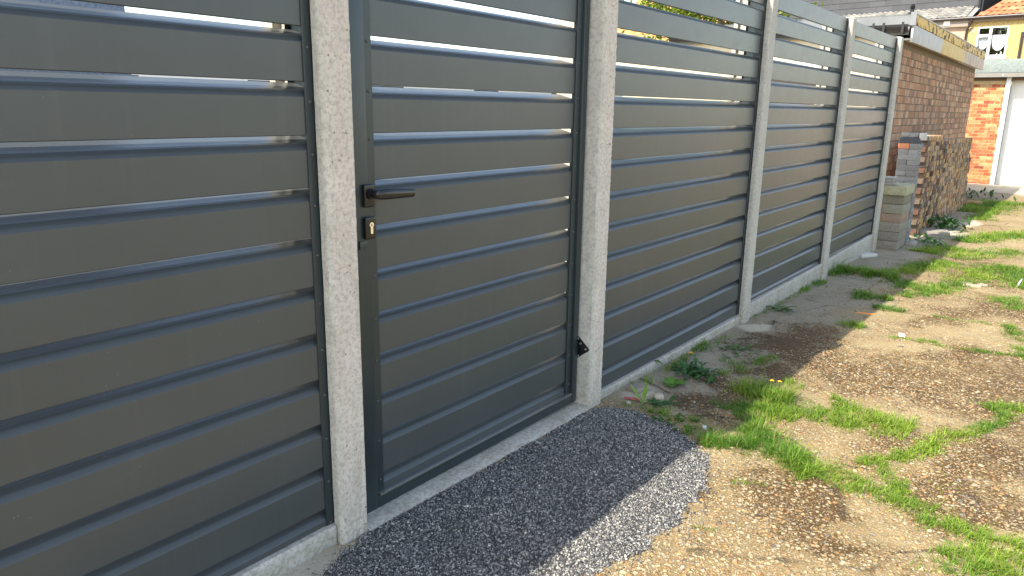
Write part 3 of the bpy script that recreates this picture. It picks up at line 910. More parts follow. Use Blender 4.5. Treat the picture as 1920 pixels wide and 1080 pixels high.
# gutter along the near eaves with brackets
mb = MB()
prof = [(GY0 - 0.075 - 0.055 + 0.055 * math.cos(a), 2.448 + 0.085 * math.sin(a)) for a in np.linspace(math.pi, 2 * math.pi, 11)]
prof += [(GY0 - 0.075 - 0.055 + 0.048 * math.cos(a), 2.448 + 0.078 * math.sin(a)) for a in np.linspace(2 * math.pi, math.pi, 11)]
mb.prism_x(prof, -3.6, -0.34)
gut = obj('gutter', mb, M['blackmatt'], gar)
for bx in (-1.05, -0.74, -0.62, -0.40):
    mb = MB(); mb.box(bx - 0.014, bx + 0.014, GY0 - 0.19, GY0 - 0.062, 2.345, 2.360); mb.box(bx - 0.014, bx + 0.014, GY0 - 0.196, GY0 - 0.19, 2.345, 2.475)
    obj('bracket', mb, M['blackmatt'], gut)
mb = MB(); mb.box(-3.6, -0.345, GY0 - 0.074, GY0 - 0.062, 2.33, 2.56)
obj('eaves_board', mb, plain('grey_eaves_board', (0.20, 0.21, 0.215), 0.6, var=0.3, vs=6), gar)
mb = MB(); mb.box(-0.345, -0.281, GY0 - 0.078, GY0 - 0.0505, 2.44, 2.60)
obj('corner_cover', mb, plain('lead_grey_cover', (0.22, 0.23, 0.24), 0.5, var=0.2), gar)
mb = MB()
cx, cy = -0.355, GY0 + 0.02
mb.tube([(cx, cy, 2.575), (cx, cy, 2.60), (cx, cy, 2.612), (cx, cy, 2.64), (cx, cy, 2.652), (cx, cy, 2.685), (cx, cy, 2.70)], [0.05, 0.05, 0.026, 0.022, 0.03, 0.032, 0.018], 14)
obj('vent_cap', mb, M['black'], gar, smooth=True)

M['brick_smeared'] = mk_tinted('mortar_smeared_red_brick', sc=14, moss=(0.56, 0.42, 0.21))  # red brick mottled with yellow mortar smears
# --- garage across the end of the lane
zf = -0.262
fg = thing('garage_block', 'sunlit red brick garage with a white up-and-over door at the lane end', 'garage', (1.2, 22, zf))
ocols = [(0.50, 0.13, 0.055), (0.44, 0.12, 0.055), (0.52, 0.18, 0.075), (0.50, 0.25, 0.10), (0.54, 0.34, 0.16), (0.32, 0.08, 0.05), (0.50, 0.15, 0.06)]
brick_wall('brick_pier', fg, 'x', 20.8, -2.6, -0.075, zf, 2.13, ocols, (0.58, 0.45, 0.25), -1, mat='brick_smeared')
brick_wall('brick_pier', fg, 'x', 20.8, 2.45, 3.6, zf, 2.13, ocols, (0.58, 0.45, 0.25), -1, mat='brick_smeared')
mb = MB(); mb.box(-2.6, 3.6, 20.795, 20.89, 2.131, 2.20)
obj('lintel_course', mb, plain('brown_lintel_brick', (0.20, 0.13, 0.08), 0.9, var=0.3), fg)
mb = MB(); mb.box(-2.6, -2.5, 20.9, 26, zf, 2.2); mb.box(3.5, 3.6, 20.9, 26, zf, 2.2); mb.box(-2.5, 3.5, 25.9, 26, zf, 2.2)
obj('side_wall', mb, M['cream'], fg)
M['mineral'] = plain('green_grey_mineral_felt', (0.26, 0.30, 0.28), 0.9, var=0.35, vs=30, bump=0.6, bs=90)
mb = MB(); mb.box(-2.7, 3.7, 20.62, 26.1, 2.30, 2.60)
obj('roof_edge', mb, M['mineral'], fg, bevel=0.02)
mb = MB(); mb.box(-2.7, 3.7, 20.60, 20.70, 2.205, 2.297)
trim = obj('roof_trim', mb, plain('weathered_grey_trim', (0.24, 0.225, 0.20), 0.7, var=0.2, vs=3), fg)
for bx in (-0.75, -0.15, 0.5, 1.2):
    mb = MB(); mb.tube([(bx, 20.6005, 2.25), (bx, 20.594, 2.25)], 0.012, 8)
    obj('fixing', mb, M['white'], trim)
mb = MB(); mb.box(-0.073, 0.015, 20.74, 20.90, zf, 2.204); mb.box(2.36, 2.448, 20.74, 20.90, zf, 2.204); mb.box(0.0155, 2.3595, 20.80, 20.90, 2.13, 2.20)
obj('door_frame', mb, M['white'], fg, bevel=0.004)
mb = MB()
# ribbed up-and-over leaf, set back
mb.box(0.016, 2.359, 21.02, 21.05, zf + 0.02, 2.13)
for k in range(22):
    xx = 0.06 + k * 0.104
    mb.box(xx, xx + 0.078, 21.012, 21.0195, zf + 0.08, 1.80)
mb.box(0.04, 2.33, 21.010, 21.0195, 1.86, 1.885)
obj('door', mb, M['white'], fg)
mb = MB(); mb.box(-2.9, 3.8, 20.0, 20.79, zf - 0.06, zf + 0.03)
tag(obj('threshold', mb, plain('pale_concrete_apron', (0.56, 0.50, 0.36), 0.9, var=0.25, vs=6), None, bevel=0.01), kind='structure')  # concrete apron, pale in its own colour

# --- terraced house behind: local frame (u right along the wall, v depth, w up), turned a little
ANG = R(6); HO = Vector((-1.95, 34.0, 0))
def hx(u, v, w):
    ca, sa = math.cos(ANG), math.sin(ANG)
    return (HO.x + u * ca + v * sa, HO.y - u * sa + v * ca, w)
class HB(MB):
    def hbox(s, u0, u1, v0, v1, w0, w1, col=(1, 1, 1), mi=0):
        vs = [hx(u, v, w) for w in (w0, w1) for v in (v0, v1) for u in (u0, u1)]
        return s.add(vs, [(0, 2, 3, 1), (4, 5, 7, 6), (0, 1, 5, 4), (2, 6, 7, 3), (0, 4, 6, 2), (1, 3, 7, 5)], col, mi)
def mk_dash(name, c1, c2):
    t = NT(name); c = t.pos()
    v = t.vor(c, 26); n = t.noise(c, 1.6, 5); f = t.noise(c, 30, 5, 0.7)
    base = t.mix(t.ramp(f, [(0.36, 0.0), (0.62, 1.0)]), c2, c1)
    base = t.mix(t.ramp(n, [(0.4, 0.0), (0.8, 0.25)]), base, c2)
    t.set(Base_Color=base, Roughness=0.95, Specular_IOR_Level=0.15, Normal=t.bump(t.math('ADD', v.outputs['Distance'], f), 0.7, 0.02))
    return t.m
M['dash'] = mk_dash('yellow_pebbledash', (0.60, 0.47, 0.22), (0.34, 0.24, 0.09))
M['dash2'] = mk_dash('pinkish_beige_pebbledash', (0.50, 0.36, 0.27), (0.40, 0.29, 0.21))
M['glass'] = None
def mk_glass():
    t = NT('window_glass')
    tr = t.n('BsdfTransparent'); gl = t.n('BsdfGlossy'); gl.inputs['Roughness'].default_value = 0.03
    ms = t.n('MixShader'); ms.inputs[0].default_value = 0.12
    t.t.links.new(tr.outputs[0], ms.inputs[1]); t.t.links.new(gl.outputs[0], ms.inputs[2]); t.t.links.new(ms.outputs[0], t.out.inputs[0])
    return t.m
M['glass'] = mk_glass()
M['dark'] = plain('dim_room', (0.05, 0.048, 0.045), 0.9)
M['net'] = plain('net_curtain', (0.72, 0.78, 0.80), 0.9, var=0.12, vs=30)
hA = thing('terraced_house', 'yellow pebbledashed house with orange roof tiles and swagged net curtains', 'house', hx(2.5, 2, -0.4))
W0, W1 = 3.484, 4.600     # window sill and head
EAVE = 4.93
wu0, wu1 = -0.46, 0.57
UL = -0.78                # party line with the pinkish neighbour
mb = HB()
mb.hbox(UL, wu0, 0, 0.25, -0.4, EAVE); mb.hbox(wu1, 6.0, 0, 0.25, -0.4, EAVE)
mb.hbox(wu0, wu1, 0, 0.25, -0.4, W0); mb.hbox(wu0, wu1, 0, 0.25, W1, EAVE)
mb.hbox(UL, 6.0, 7.75, 8, -0.4, EAVE); mb.hbox(5.75, 6.0, 0.26, 7.74, -0.4, EAVE)
obj('wall', mb, M['dash'], hA)
mb = HB()
fw = 0.06
um = wu0 + 0.44
for a, b, c, d in ((wu0, wu1, W0, W0 + fw + 0.02), (wu0, wu1, W1 - fw, W1), (wu0, wu0 + fw, W0, W1), (wu1 - fw, wu1, W0, W1), (um - 0.045, um + 0.045, W0, W1), (wu0, um, W1 - 0.38, W1 - 0.29), (wu0 + fw, um - .045, W1 - 0.30, W1 - 0.28)):
    mb.hbox(a + 0.002, b - 0.002, 0.02 + 0.001 * len(mb.v) / 8, 0.10, c, d)
win = obj('window', mb, M['whitepvc'], hA, bevel=0.006)
mb = HB(); mb.hbox(wu0 + 0.01, wu1 - 0.01, 0.085, 0.09, W0 + 0.01, W1 - 0.01)
obj('pane', mb, M['glass'], win)
mb = HB(); mb.hbox(wu0 - 0.06, wu1 + 0.06, -0.09, 0.03, W0 - 0.07, W0 - 0.002)
obj('sill', mb, M['whitepvc'], win)
def swag(u0, u1, top, depth_):
    vs = []; fs = []; nu, nv = 18, 10
    for j in range(nv + 1):
        for i in range(nu + 1):
            s = i / nu; a = 2 * s - 1
            low = depth_ * (1 - a * a) ** 0.6 + 0.10
            w = top - low * (j / nv)
            vs.append(hx(u0 + (u1 - u0) * s, 0.14 + 0.018 * math.sin(9 * math.hypot(a, j / nv * 1.4) ** 1.2 * 2), w))
    for j in range(nv):
        for i in range(nu):
            fs.append((j * (nu + 1) + i, j * (nu + 1) + i + 1, (j + 1) * (nu + 1) + i + 1, (j + 1) * (nu + 1) + i))
    m_ = MB(); m_.add(vs, fs); return m_
obj('curtain', swag(wu0 + 0.04, um - 0.03, W1 - 0.37, 0.36), M['net'], win, smooth=True)
obj('curtain', swag(um + 0.03, wu1 - 0.04, W1 - 0.31, 0.48), M['net'], win, smooth=True)
mb = HB(); mb.hbox(wu0 - 0.3, wu1 + 0.3, 0.9, 0.95, W0 - 0.4, W1 + 0.3); mb.hbox(wu0 - 0.3, wu1 + 0.3, 0.26, 0.9, W0 - 0.3, W0 - 0.25); mb.hbox(wu0 - 0.3, wu1 + 0.3, 0.26, 0.9, W1 + 0.1, W1 + 0.15)
obj('room', mb, M['dark'], hA)
for (u, s, hh) in ((wu0 + 0.72, 0.03, 0.06), (wu0 + 0.85, 0.028, 0.13)):
    mb = HB(); b = hx(u, 0.16, W0 + 0.08)
    mb.tube([b, (b[0], b[1], b[2] + hh * .5), (b[0], b[1], b[2] + hh)], [s, s * 1.1, s * 0.5], 10)
    obj('ornament', mb, M['white'], win, smooth=True)

def tiles(mb, u0, u1, v0, w0, pitch, rows, cw, rh, cols, off=lambda r: 0, seg=6):
    """courses of pantiles, each course a wavy strip lapping the one below"""
    ca, sa = math.cos(pitch), math.sin(pitch)
    for r_ in range(rows):
        ua = u0 + off(r_); n = max(1, int((u1 - ua) / cw))
        for c in range(n):
            col = random.choice(cols); kf = random.uniform(.85, 1.1); col = tuple(v * kf for v in col)
            vs = []; fs = []
            for i in range(seg + 1):
                uu = ua + (c + i / seg) * cw
                bulge = 0.022 * math.sin(math.pi * min(1.0, i / seg * 1.5)) if i / seg < 0.667 else -0.010 * math.sin(math.pi * (i / seg - 0.667) * 3)
                for s, lift in ((r_ * rh - 0.02, 0.030), ((r_ + 1) * rh, 0.004)):
                    vs.append(hx(uu, v0 + s * ca - (bulge + lift) * sa, w0 + s * sa + (bulge + lift) * ca))
                # front lip
                vs.append(hx(uu, v0 + (r_ * rh - 0.02) * ca - (bulge + 0.008) * sa, w0 + (r_ * rh - 0.02) * sa + (bulge + 0.008) * ca))
            for i in range(seg):
                a = i * 3
                fs += [(a, a + 3, a + 4, a + 1), (a + 2, a + 5, a + 3, a)]
            mb.add(vs, fs, col)
M['tile'] = mk_tinted('clay_roof_tile', rough=0.8, sc=10, var=0.2, bumpk=0.15)
mb = HB()
tiles(mb, UL - 0.05, 6.2, -0.16, EAVE + 0.04, R(32), 15, 0.21, 0.30, [(0.46, 0.17, 0.08), (0.50, 0.20, 0.095), (0.42, 0.15, 0.07), (0.54, 0.25, 0.13)], lambda r: 0.5 + r * 0.12 if r else 0.35)
# plain underside so that nothing shows between the tiles
mb.add([hx(UL + 0.2, -0.15, EAVE + 0.03), hx(6.2, -0.15, EAVE + 0.03), hx(6.2, 3.9, EAVE + 2.56), hx(UL + 2.6, 3.9, EAVE + 2.56)], [(0, 1, 2, 3)], (0.3, 0.12, 0.06))
mb.add([hx(UL, 8.15, EAVE + 0.03), hx(6.2, 8.15, EAVE + 0.03), hx(6.2, 3.9, EAVE + 2.56), hx(UL, 3.9, EAVE + 2.56)], [(0, 1, 2, 3)], (0.6, 0.23, 0.1))
obj('roof', mb, M['tile'], hA, fix=False)
def gutter_run(u0, u1, w, parent, rad=0.06, v=-0.19):
    pts = [hx(u0, v, w), hx((u0 + u1) / 2, v, w), hx(u1, v, w)]
    m_ = MB(); m_.tube(pts, rad, 10)
    return obj('gutter', m_, M['gutter'], parent, smooth=True)
M['gutter'] = plain('dark_brown_gutter', (0.035, 0.028, 0.026), 0.35)
gutter_run(UL, 6.1, EAVE - 0.015, hA)
mb = HB(); mb.hbox(UL, 6.0, -0.135, -0.001, EAVE - 0.16, EAVE + 0.015)
obj('eaves_board', mb, plain('brown_eaves_board', (0.18, 0.13, 0.09), 0.7), hA)
mb = MB(); mb.tube([hx(0 + UL + 0.12, -0.19, EAVE - 0.05), hx(UL + 0.10, -0.16, EAVE - 0.2), hx(UL - 0.02, -0.07, EAVE - 0.42), hx(UL - 0.03, -0.06, EAVE - 0.6), hx(UL - 0.03, -0.06, 0)], 0.04, 10)
obj('downpipe', mb, M['gutter'], hA, smooth=True)
mb = MB(); mb.tube([hx(1.02, -0.06, EAVE - 0.6), hx(1.02, -0.06, 0)], 0.045, 10)
o = obj('downpipe', mb, M['gutter'], hA, smooth=True)
mb = HB(); mb.hbox(-0.66, -0.52, -0.012, 0.0, W1 - 0.22, W1 - 0.05)
obj('air_brick', mb, plain('grey_air_brick', (0.42, 0.36, 0.28), 0.9, var=0.3, vs=60), hA)

hB = thing('terraced_house', 'pinkish neighbour house with a large grey slate-clad loft box', 'house', hx(-4, 2, -0.4))
mb = HB(); mb.hbox(-7.5, UL - 0.001, 0.02, 0.25, -0.4, EAVE); mb.hbox(-7.5, -7.25, 0.26, 7.7, -0.4, EAVE); mb.hbox(-7.5, UL - 0.001, 7.75, 8, -0.4, EAVE)
obj('wall', mb, M['dash2'], hB)
mb = HB()
tiles(mb, -7.6, UL + 0.1, -0.16, EAVE + 0.04, R(24), 5, 0.21, 0.27, [(0.24, 0.23, 0.20), (0.29, 0.28, 0.25), (0.20, 0.19, 0.18), (0.33, 0.31, 0.27)])
mb.add([hx(-7.6, -0.15, EAVE + 0.03), hx(UL + 0.1, -0.15, EAVE + 0.03), hx(UL + 0.1, 1.25, EAVE + 0.62), hx(-7.6, 1.25, EAVE + 0.62)], [(0, 1, 2, 3)], (0.25, 0.25, 0.24))
obj('eaves_tiles', mb, M['tile'], hB, fix=False)
gutter_run(-7.6, UL, EAVE - 0.015, hB)
mb = HB(); mb.hbox(-7.5, UL - 0.001, -0.115, 0.018, EAVE - 0.30, EAVE + 0.01)
obj('eaves_board', mb, plain('grey_brown_eaves', (0.26, 0.22, 0.18), 0.8), hB)
mb = HB(); mb.hbox(-1.62, -1.42, -0.03, -0.116 + .24, EAVE - 0.25, EAVE - 0.08)
mb = HB(); mb.hbox(-1.62, -1.40, -0.14, -0.117, EAVE - 0.24, EAVE - 0.07)
obj('vent', mb, M['white'], hB)
mb = HB(); mb.hbox(-1.75, -1.25, -0.01, 0.019, W0 + 0.1, W1 - 0.18)
w2 = obj('window', mb, M['whitepvc'], hB)
mb = HB(); mb.hbox(-1.68, -1.32, -0.016, -0.0105, W0 + 0.18, W1 - 0.26)
obj('pane', mb, plain('dark_window_pane', (0.03, 0.03, 0.035), 0.1), w2)
# loft box clad in slates
M['slate'] = mk_tinted('grey_hung_slate', rough=0.5, sc=6, var=0.12, bumpk=0.1)
mb = HB()
u0, u1, w0, w1 = -9.5, -0.62, 5.02, 8.0
mb.hbox(u0, u1, 0.95, 5.0, w0 - 0.5, w1, (0.05, 0.052, 0.056))
rh = 0.235; cw = 0.62
for r_ in range(int((w1 - w0) / rh)):
    u = u0 - (cw / 2 if r_ % 2 else 0)
    while u < u1:
        a, b = max(u, u0), min(u + cw - 0.005, u1 - 0.03)
        if b > a + 0.02:
            g = random.uniform(0.060, 0.078)
            z_ = w0 + r_ * rh
            vs = [hx(a, 0.93, z_), hx(b, 0.93, z_), hx(b, 0.945, z_ + rh), hx(a, 0.945, z_ + rh), hx(a, 0.945, z_), hx(b, 0.945, z_)]
            mb.add(vs, [(0, 1, 2, 3), (4, 5, 1, 0)], (g, g * 1.03, g * 1.10))
        u += cw
obj('slate_cladding', mb, M['slate'], hB, fix=False)
pts = [hx(-3.6, 0.80, 5.10), hx(-2.2, 0.80, 5.16), hx(-0.95, 0.80, 5.22)]
mb = MB(); mb.tube(pts, 0.075, 10)
obj('loft_gutter', mb, M['blackmatt'], hB, smooth=True)
mb = HB(); mb.hbox(-3.6, -0.95, 0.80, 0.926, 5.20, 5.27)
obj('loft_flashing', mb, plain('pale_flashing', (0.62, 0.62, 0.60), 0.5), hB)
mb = MB(); mb.tube([hx(-0.72, 0.86, 4.98), hx(-0.72, 0.86, 7.9)], 0.05, 8)
obj('loft_downpipe', mb, M['blackmatt'], hB, smooth=True)

# --- another roof and a tree seen over the fence
hC = thing('terraced_house', 'house with a brown-orange tiled roof rising above the fence', 'house', (-14, 40, -0.4))
mb = MB(); mb.box(-20, -8.3, 36, 44, -0.4, 4.2)
obj('wall', mb, M['cream'], hC)
ANG = 0; HO = Vector((-14.6, 36.0, 0))
mb = HB()
tiles(mb, -5.6, 6.75, -0.2, 4.25, R(38), 16, 0.24, 0.33, [(0.58, 0.33, 0.12), (0.50, 0.25, 0.09), (0.62, 0.38, 0.16), (0.46, 0.24, 0.10)], seg=4)
mb.add([hx(-5.6, -0.2, 4.24), hx(6.75, -0.2, 4.24), hx(6.75, 4.0, 7.5), hx(-5.6, 4.0, 7.5)], [(0, 1, 2, 3)], (0.25, 0.13, 0.06))
mb.add([hx(-5.6, 8.2, 4.24), hx(6.75, 8.2, 4.24), hx(6.75, 4.0, 7.5), hx(-5.6, 4.0, 7.5)], [(0, 1, 2, 3)], (0.45, 0.22, 0.09))
mb.add([hx(6.3, 0, 4.2), hx(6.3, 8, 4.2), hx(6.3, 4, 7.3)], [(0, 1, 2)], (0.4, 0.2, 0.1))
obj('roof', mb, M['tile'], hC, fix=False)

def tree(x, y, zb_, h, rad, label, n, c1, c2):
    root = thing('tree', label, 'tree', (x, y, zb_))
    mb = MB()
    mb.tube([(x, y, zb_), (x + .1, y, zb_ + h * 0.35), (x + .05, y + .1, zb_ + h * 0.7)], [0.22, 0.15, 0.06], 9)
    for k in range(9):
        a = k * 2.4; s = zb_ + h * (0.3 + 0.04 * k)
        mb.tube([(x + .08, y, s), (x + math.cos(a) * rad * 0.4, y + math.sin(a) * rad * 0.4, s + h * 0.16), (x + math.cos(a) * rad * 0.75, y + math.sin(a) * rad * 0.75, s + h * 0.24)], [0.07, 0.045, 0.015], 6)
    obj('trunk', mb, plain('bark', (0.13, 0.10, 0.07), 0.9, var=0.4, vs=20), root)
    nc = 60
    cl = rng.normal(0, 1, (nc, 3)); cl /= np.linalg.norm(cl, axis=1)[:, None]
    cl *= rng.uniform(0.35, 1.0, (nc, 1)) ** 0.6
    cl = cl * np.array([rad, rad, h * 0.27]) + np.array([x, y, zb_ + h * 0.67])
    ci_ = rng.integers(0, nc, n)
    p = cl[ci_] + rng.normal(0, rad * 0.13, (n, 3))
    ax = rng.normal(0, 1, (n, 3)); ax /= np.linalg.norm(ax, axis=1)[:, None]
    bx = np.cross(ax, rng.normal(0, 1, (n, 3))); bx /= np.linalg.norm(bx, axis=1)[:, None]
    s = rng.uniform(0.05, 0.10, (n, 1))
    P = np.stack([p - ax * s, p + bx * s * .5, p + ax * s, p - bx * s * .5], 1).reshape(-1, 3)
    Fc = np.arange(n * 4).reshape(n, 4)
    mixk = np.clip(rng.random(nc)[ci_] * 0.7 + rng.random(n) * 0.4, 0, 1)[:, None]
    cols_ = np.array([c1]) * (1 - mixk) + np.array([c2]) * mixk
    cr = np_obj('crown', P, Fc, M['leaf'], np.repeat(cols_, 4, 0), loc=(x, y, zb_))
    cr.parent = root; cr.location = (0, 0, 0)
tree(-6.75, 20.5, -0.3, 8.2, 2.4, 'yellow-green leafy tree standing behind the fence', 18000, (0.07, 0.14, 0.02), (0.30, 0.36, 0.05))

# --- garden outbuilding glimpsed through the slats at the left
sh = thing('garden_shed', 'grey-blue felted garden shed glimpsed between the slats at the left', 'shed', (-2.6, 1.2, 0))
mb = MB(); mb.box(-3.6, -1.5, -1.5, 1.55, -0.05, 2.25)
obj('wall', mb, plain('blue_grey_felt', (0.36, 0.42, 0.50), 0.7, var=0.45, vs=70, bump=0.8, bs=160), sh)
mb = MB(); mb.prism_y([(-3.75, 2.252), (-1.40, 2.252), (-1.40, 2.29), (-2.6, 2.75), (-3.75, 2.29)], -1.6, 1.62)
obj('roof', mb, M['felt'], sh, bevel=0.01)
# house row across the gardens, seen only through the gaps
hD = thing('house_row', 'low white house far behind the gate, glimpsed between slats', 'house', (-15, 14, -0.4))
mb = MB(); mb.box(-22, -13, 4, 26, -0.4, 2.5)
obj('wall', mb, M['white'], hD)
mb = MB(); mb.prism_y([(-22.4, 2.51), (-12.6, 2.51), (-17.5, 3.1)], 3.6, 26.4)
obj('roof', mb, M['tile'], hD)
for yy in (6, 9.5, 13, 17, 21):
    mb = MB(); mb.box(-12.998, -12.95, yy, yy + 1.3, 0.7, 1.95)
    w_ = obj('window', mb, M['whitepvc'], hD)
    mb = MB(); mb.box(-12.949, -12.94, yy + .08, yy + 1.22, 0.78, 1.87)
    obj('pane', mb, M['dark'], w_)

# ------------------------------------------------------------------ dark stone-chip apron in front of the gate
PAD = [(0.012, 1.437), (0.018, 1.34), (0.037, 1.274), (0.083, 1.207), (0.20, 1.13), (0.36, 1.14), (0.50, 1.27), (0.60, 1.45), (0.679, 1.66), (0.715, 1.80), (0.752, 1.98), (0.768, 2.17), (0.757, 2.36), (0.722, 2.55),
       (0.655, 2.70), (0.535, 2.835), (0.36, 2.935), (0.20, 2.968), (0.115, 2.955), (0.055, 2.91), (0.012, 2.865), (0.006, 2.6), (0.006, 2.0)]
def poly_sd(px, py, poly):
    """signed distance, positive inside"""
    P = np.array(poly); Q = np.roll(P, -1, 0)
    d = np.full(px.shape, 1e9); ins = np.zeros(px.shape, bool)
    for (ax, ay), (bx, by) in zip(P, Q):
        ex, ey = bx - ax, by - ay
        t = np.clip(((px - ax) * ex + (py - ay) * ey) / (ex * ex + ey * ey), 0, 1)
        d = np.minimum(d, np.hypot(px - ax - t * ex, py - ay - t * ey))
        c = ((ay > py) != (by > py)) & (px < (bx - ax) * (py - ay) / (by - ay + 1e-12) + ax)
        ins ^= c
    return np.where(ins, d, -d)
def pad_h(x, y):
    d = poly_sd(x, y, PAD) + (vnoise(x, y, 18, 12) - 0.5) * 0.035 + (vnoise(x, y, 45, 13) - 0.5) * 0.02
    return d, sstep(-0.01, 0.12, d) * 0.009 + (vnoise(x, y, 9, 11) - 0.5) * 0.004
gx1 = np.arange(-0.02, 0.86, 0.014); gy1 = np.arange(1.08, 3.04, 0.014)
X1, Y1 = np.meshgrid(gx1, gy1)
d1, h1 = pad_h(X1, Y1)
Z1 = ground_z(X1, Y1) + h1 + np.where(d1 < 0, -0.03, 0.0)
idx = np.arange(X1.size).reshape(X1.shape)
F = np.stack([idx[:-1, :-1], idx[:-1, 1:], idx[1:, 1:], idx[1:, :-1]], -1).reshape(-1, 4)
keep = (d1.ravel()[F].max(1) > -0.01)
M['padbase'] = plain('packed_dark_grit', (0.10, 0.10, 0.10), 0.8, var=0.5, vs=160, bump=0.8, bs=220)
pad = np_obj('stone_apron', np.stack([X1, Y1, Z1], -1).reshape(-1, 3), F[keep], M['padbase'], smooth=True, loc=(0.35, 2.1, -0.02))
tag(pad, 'dark grey stone-chip apron laid in front of the gate', 'stone apron', kind='structure')

def stones(n, xs, ys, zs, size, flat, cols, mat, name, sides='cube'):
    """n small irregular stones as one mesh"""
    if sides == 'cube':
        base = np.array([(a, b, c) for c in (-1, 1) for b in (-1, 1) for a in (-1, 1)], float) * 0.62
        faces = np.array([(0, 2, 3, 1), (4, 5, 7, 6), (0, 1, 5, 4), (2, 6, 7, 3), (0, 4, 6, 2), (1, 3, 7, 5)])
    else:
        g = (1 + 5 ** 0.5) / 2
        base = np.array([(-1, g, 0), (1, g, 0), (-1, -g, 0), (1, -g, 0), (0, -1, g), (0, 1, g), (0, -1, -g), (0, 1, -g), (g, 0, -1), (g, 0, 1), (-g, 0, -1), (-g, 0, 1)], float) / 1.9
        faces = np.array([(0, 11, 5), (0, 5, 1), (0, 1, 7), (0, 7, 10), (0, 10, 11), (1, 5, 9), (5, 11, 4), (11, 10, 2), (10, 7, 6), (7, 1, 8), (3, 9, 4), (3, 4, 2), (3, 2, 6), (3, 6, 8), (3, 8, 9), (4, 9, 5), (2, 4, 11), (6, 2, 10), (8, 6, 7), (9, 8, 1)])
    k = len(base)
    P = base[None] * (1 + rng.uniform(-0.32, 0.32, (n, k, 3)))
    P = P * (size[:, None, None] * rng.uniform(0.7, 1.3, (n, 1, 3)))
    if sides == 'cube':
        a, b, c = rng.uniform(0, 6.28, (3, n))
    else:
        a = rng.uniform(0, 6.28, n); b = rng.normal(0, 0.25, n); c = rng.normal(0, 0.25, n)
        P[:, :, 2] *= flat
    def rot(P, ang, i, j):
        ca, sa = np.cos(ang)[:, None], np.sin(ang)[:, None]
        u = P[:, :, i] * ca - P[:, :, j] * sa; v = P[:, :, i] * sa + P[:, :, j] * ca
        P[:, :, i] = u; P[:, :, j] = v
    rot(P, b, 1, 2); rot(P, c, 0, 2); rot(P, a, 0, 1)
    P += np.stack([xs, ys, zs], -1)[:, None, :]
    Fc = (faces[None] + (np.arange(n) * k)[:, None, None]).reshape(-1, faces.shape[1])
    CC = np.repeat(cols, k, 0)
    return np_obj(name, P.reshape(-1, 3), Fc, mat, CC, smooth=(sides != 'cube'))

# the loose chips of the apron
n = 115000
xs = rng.uniform(-0.02, 0.85, n); ys = rng.uniform(1.09, 3.03, n)
d, h = pad_h(xs, ys)
h = np.maximum(h, -0.001)
far = d + rng.exponential(0.022, n) * (rng.random(n) < 0.16)
k = (far > 0.0) & (xs > 0.004)
xs, ys, h = xs[k], ys[k], h[k]; n = len(xs)
sz = np.clip(rng.lognormal(math.log(0.0025), 0.32, n), 0.0015, 0.0058)
w = rng.random(n)
pal = np.array([(0.070, 0.068, 0.065), (0.165, 0.16, 0.152), (0.31, 0.30, 0.28), (0.45, 0.425, 0.375), (0.58, 0.54, 0.46)])
ci = np.searchsorted([0.34, 0.62, 0.80, 0.93], w)
cols = pal[ci] * rng.uniform(0.8, 1.2, (n, 1))
tag(stones(n, xs, ys, ground_z(xs, ys) + h + rng.uniform(0.0, 0.003, n), sz, 1, cols, M['chip'], 'stone_chips'), 'fine dark and pale grey stone chips covering the apron', 'stone chips', kind='stuff')

# pebbles standing proud of the worn concrete
def moss_like(x, y):
    return vnoise(x, y, 2.3, 21) * 0.6 + vnoise(x, y, 6, 22) * 0.4
n = 75000
ys = 1.25 + rng.random(n) ** 1.6 * 7.0
xs = rng.uniform(0.02, 2.3, n)
dpad = poly_sd(xs, ys, PAD)
k = (dpad < -0.012) & (moss_like(xs, ys) + rng.uniform(-0.18, 0.18, n) > 0.44) & (xs > 0.05 + rng.exponential(0.25, n) * (ys > 2.9))
xs, ys = xs[k], ys[k]; n = len(xs)
sz = np.clip(rng.lognormal(math.log(0.0036), 0.48, n), 0.0018, 0.012)
pal = np.array([(0.44, 0.30, 0.13), (0.52, 0.42, 0.25), (0.36, 0.21, 0.09), (0.47, 0.38, 0.22), (0.20, 0.17, 0.14), (0.46, 0.24, 0.10), (0.36, 0.29, 0.19), (0.52, 0.43, 0.27)])
cols = pal[rng.integers(0, len(pal), n)] * rng.uniform(0.55, 1.05, (n, 1))
tag(stones(n, xs, ys, ground_z(xs, ys) - sz * 0.10, sz, 0.42, cols, M['pebble'], 'embedded_pebbles', 'ico'), 'tan and grey pebbles embedded in the worn concrete', 'pebbles', kind='stuff')

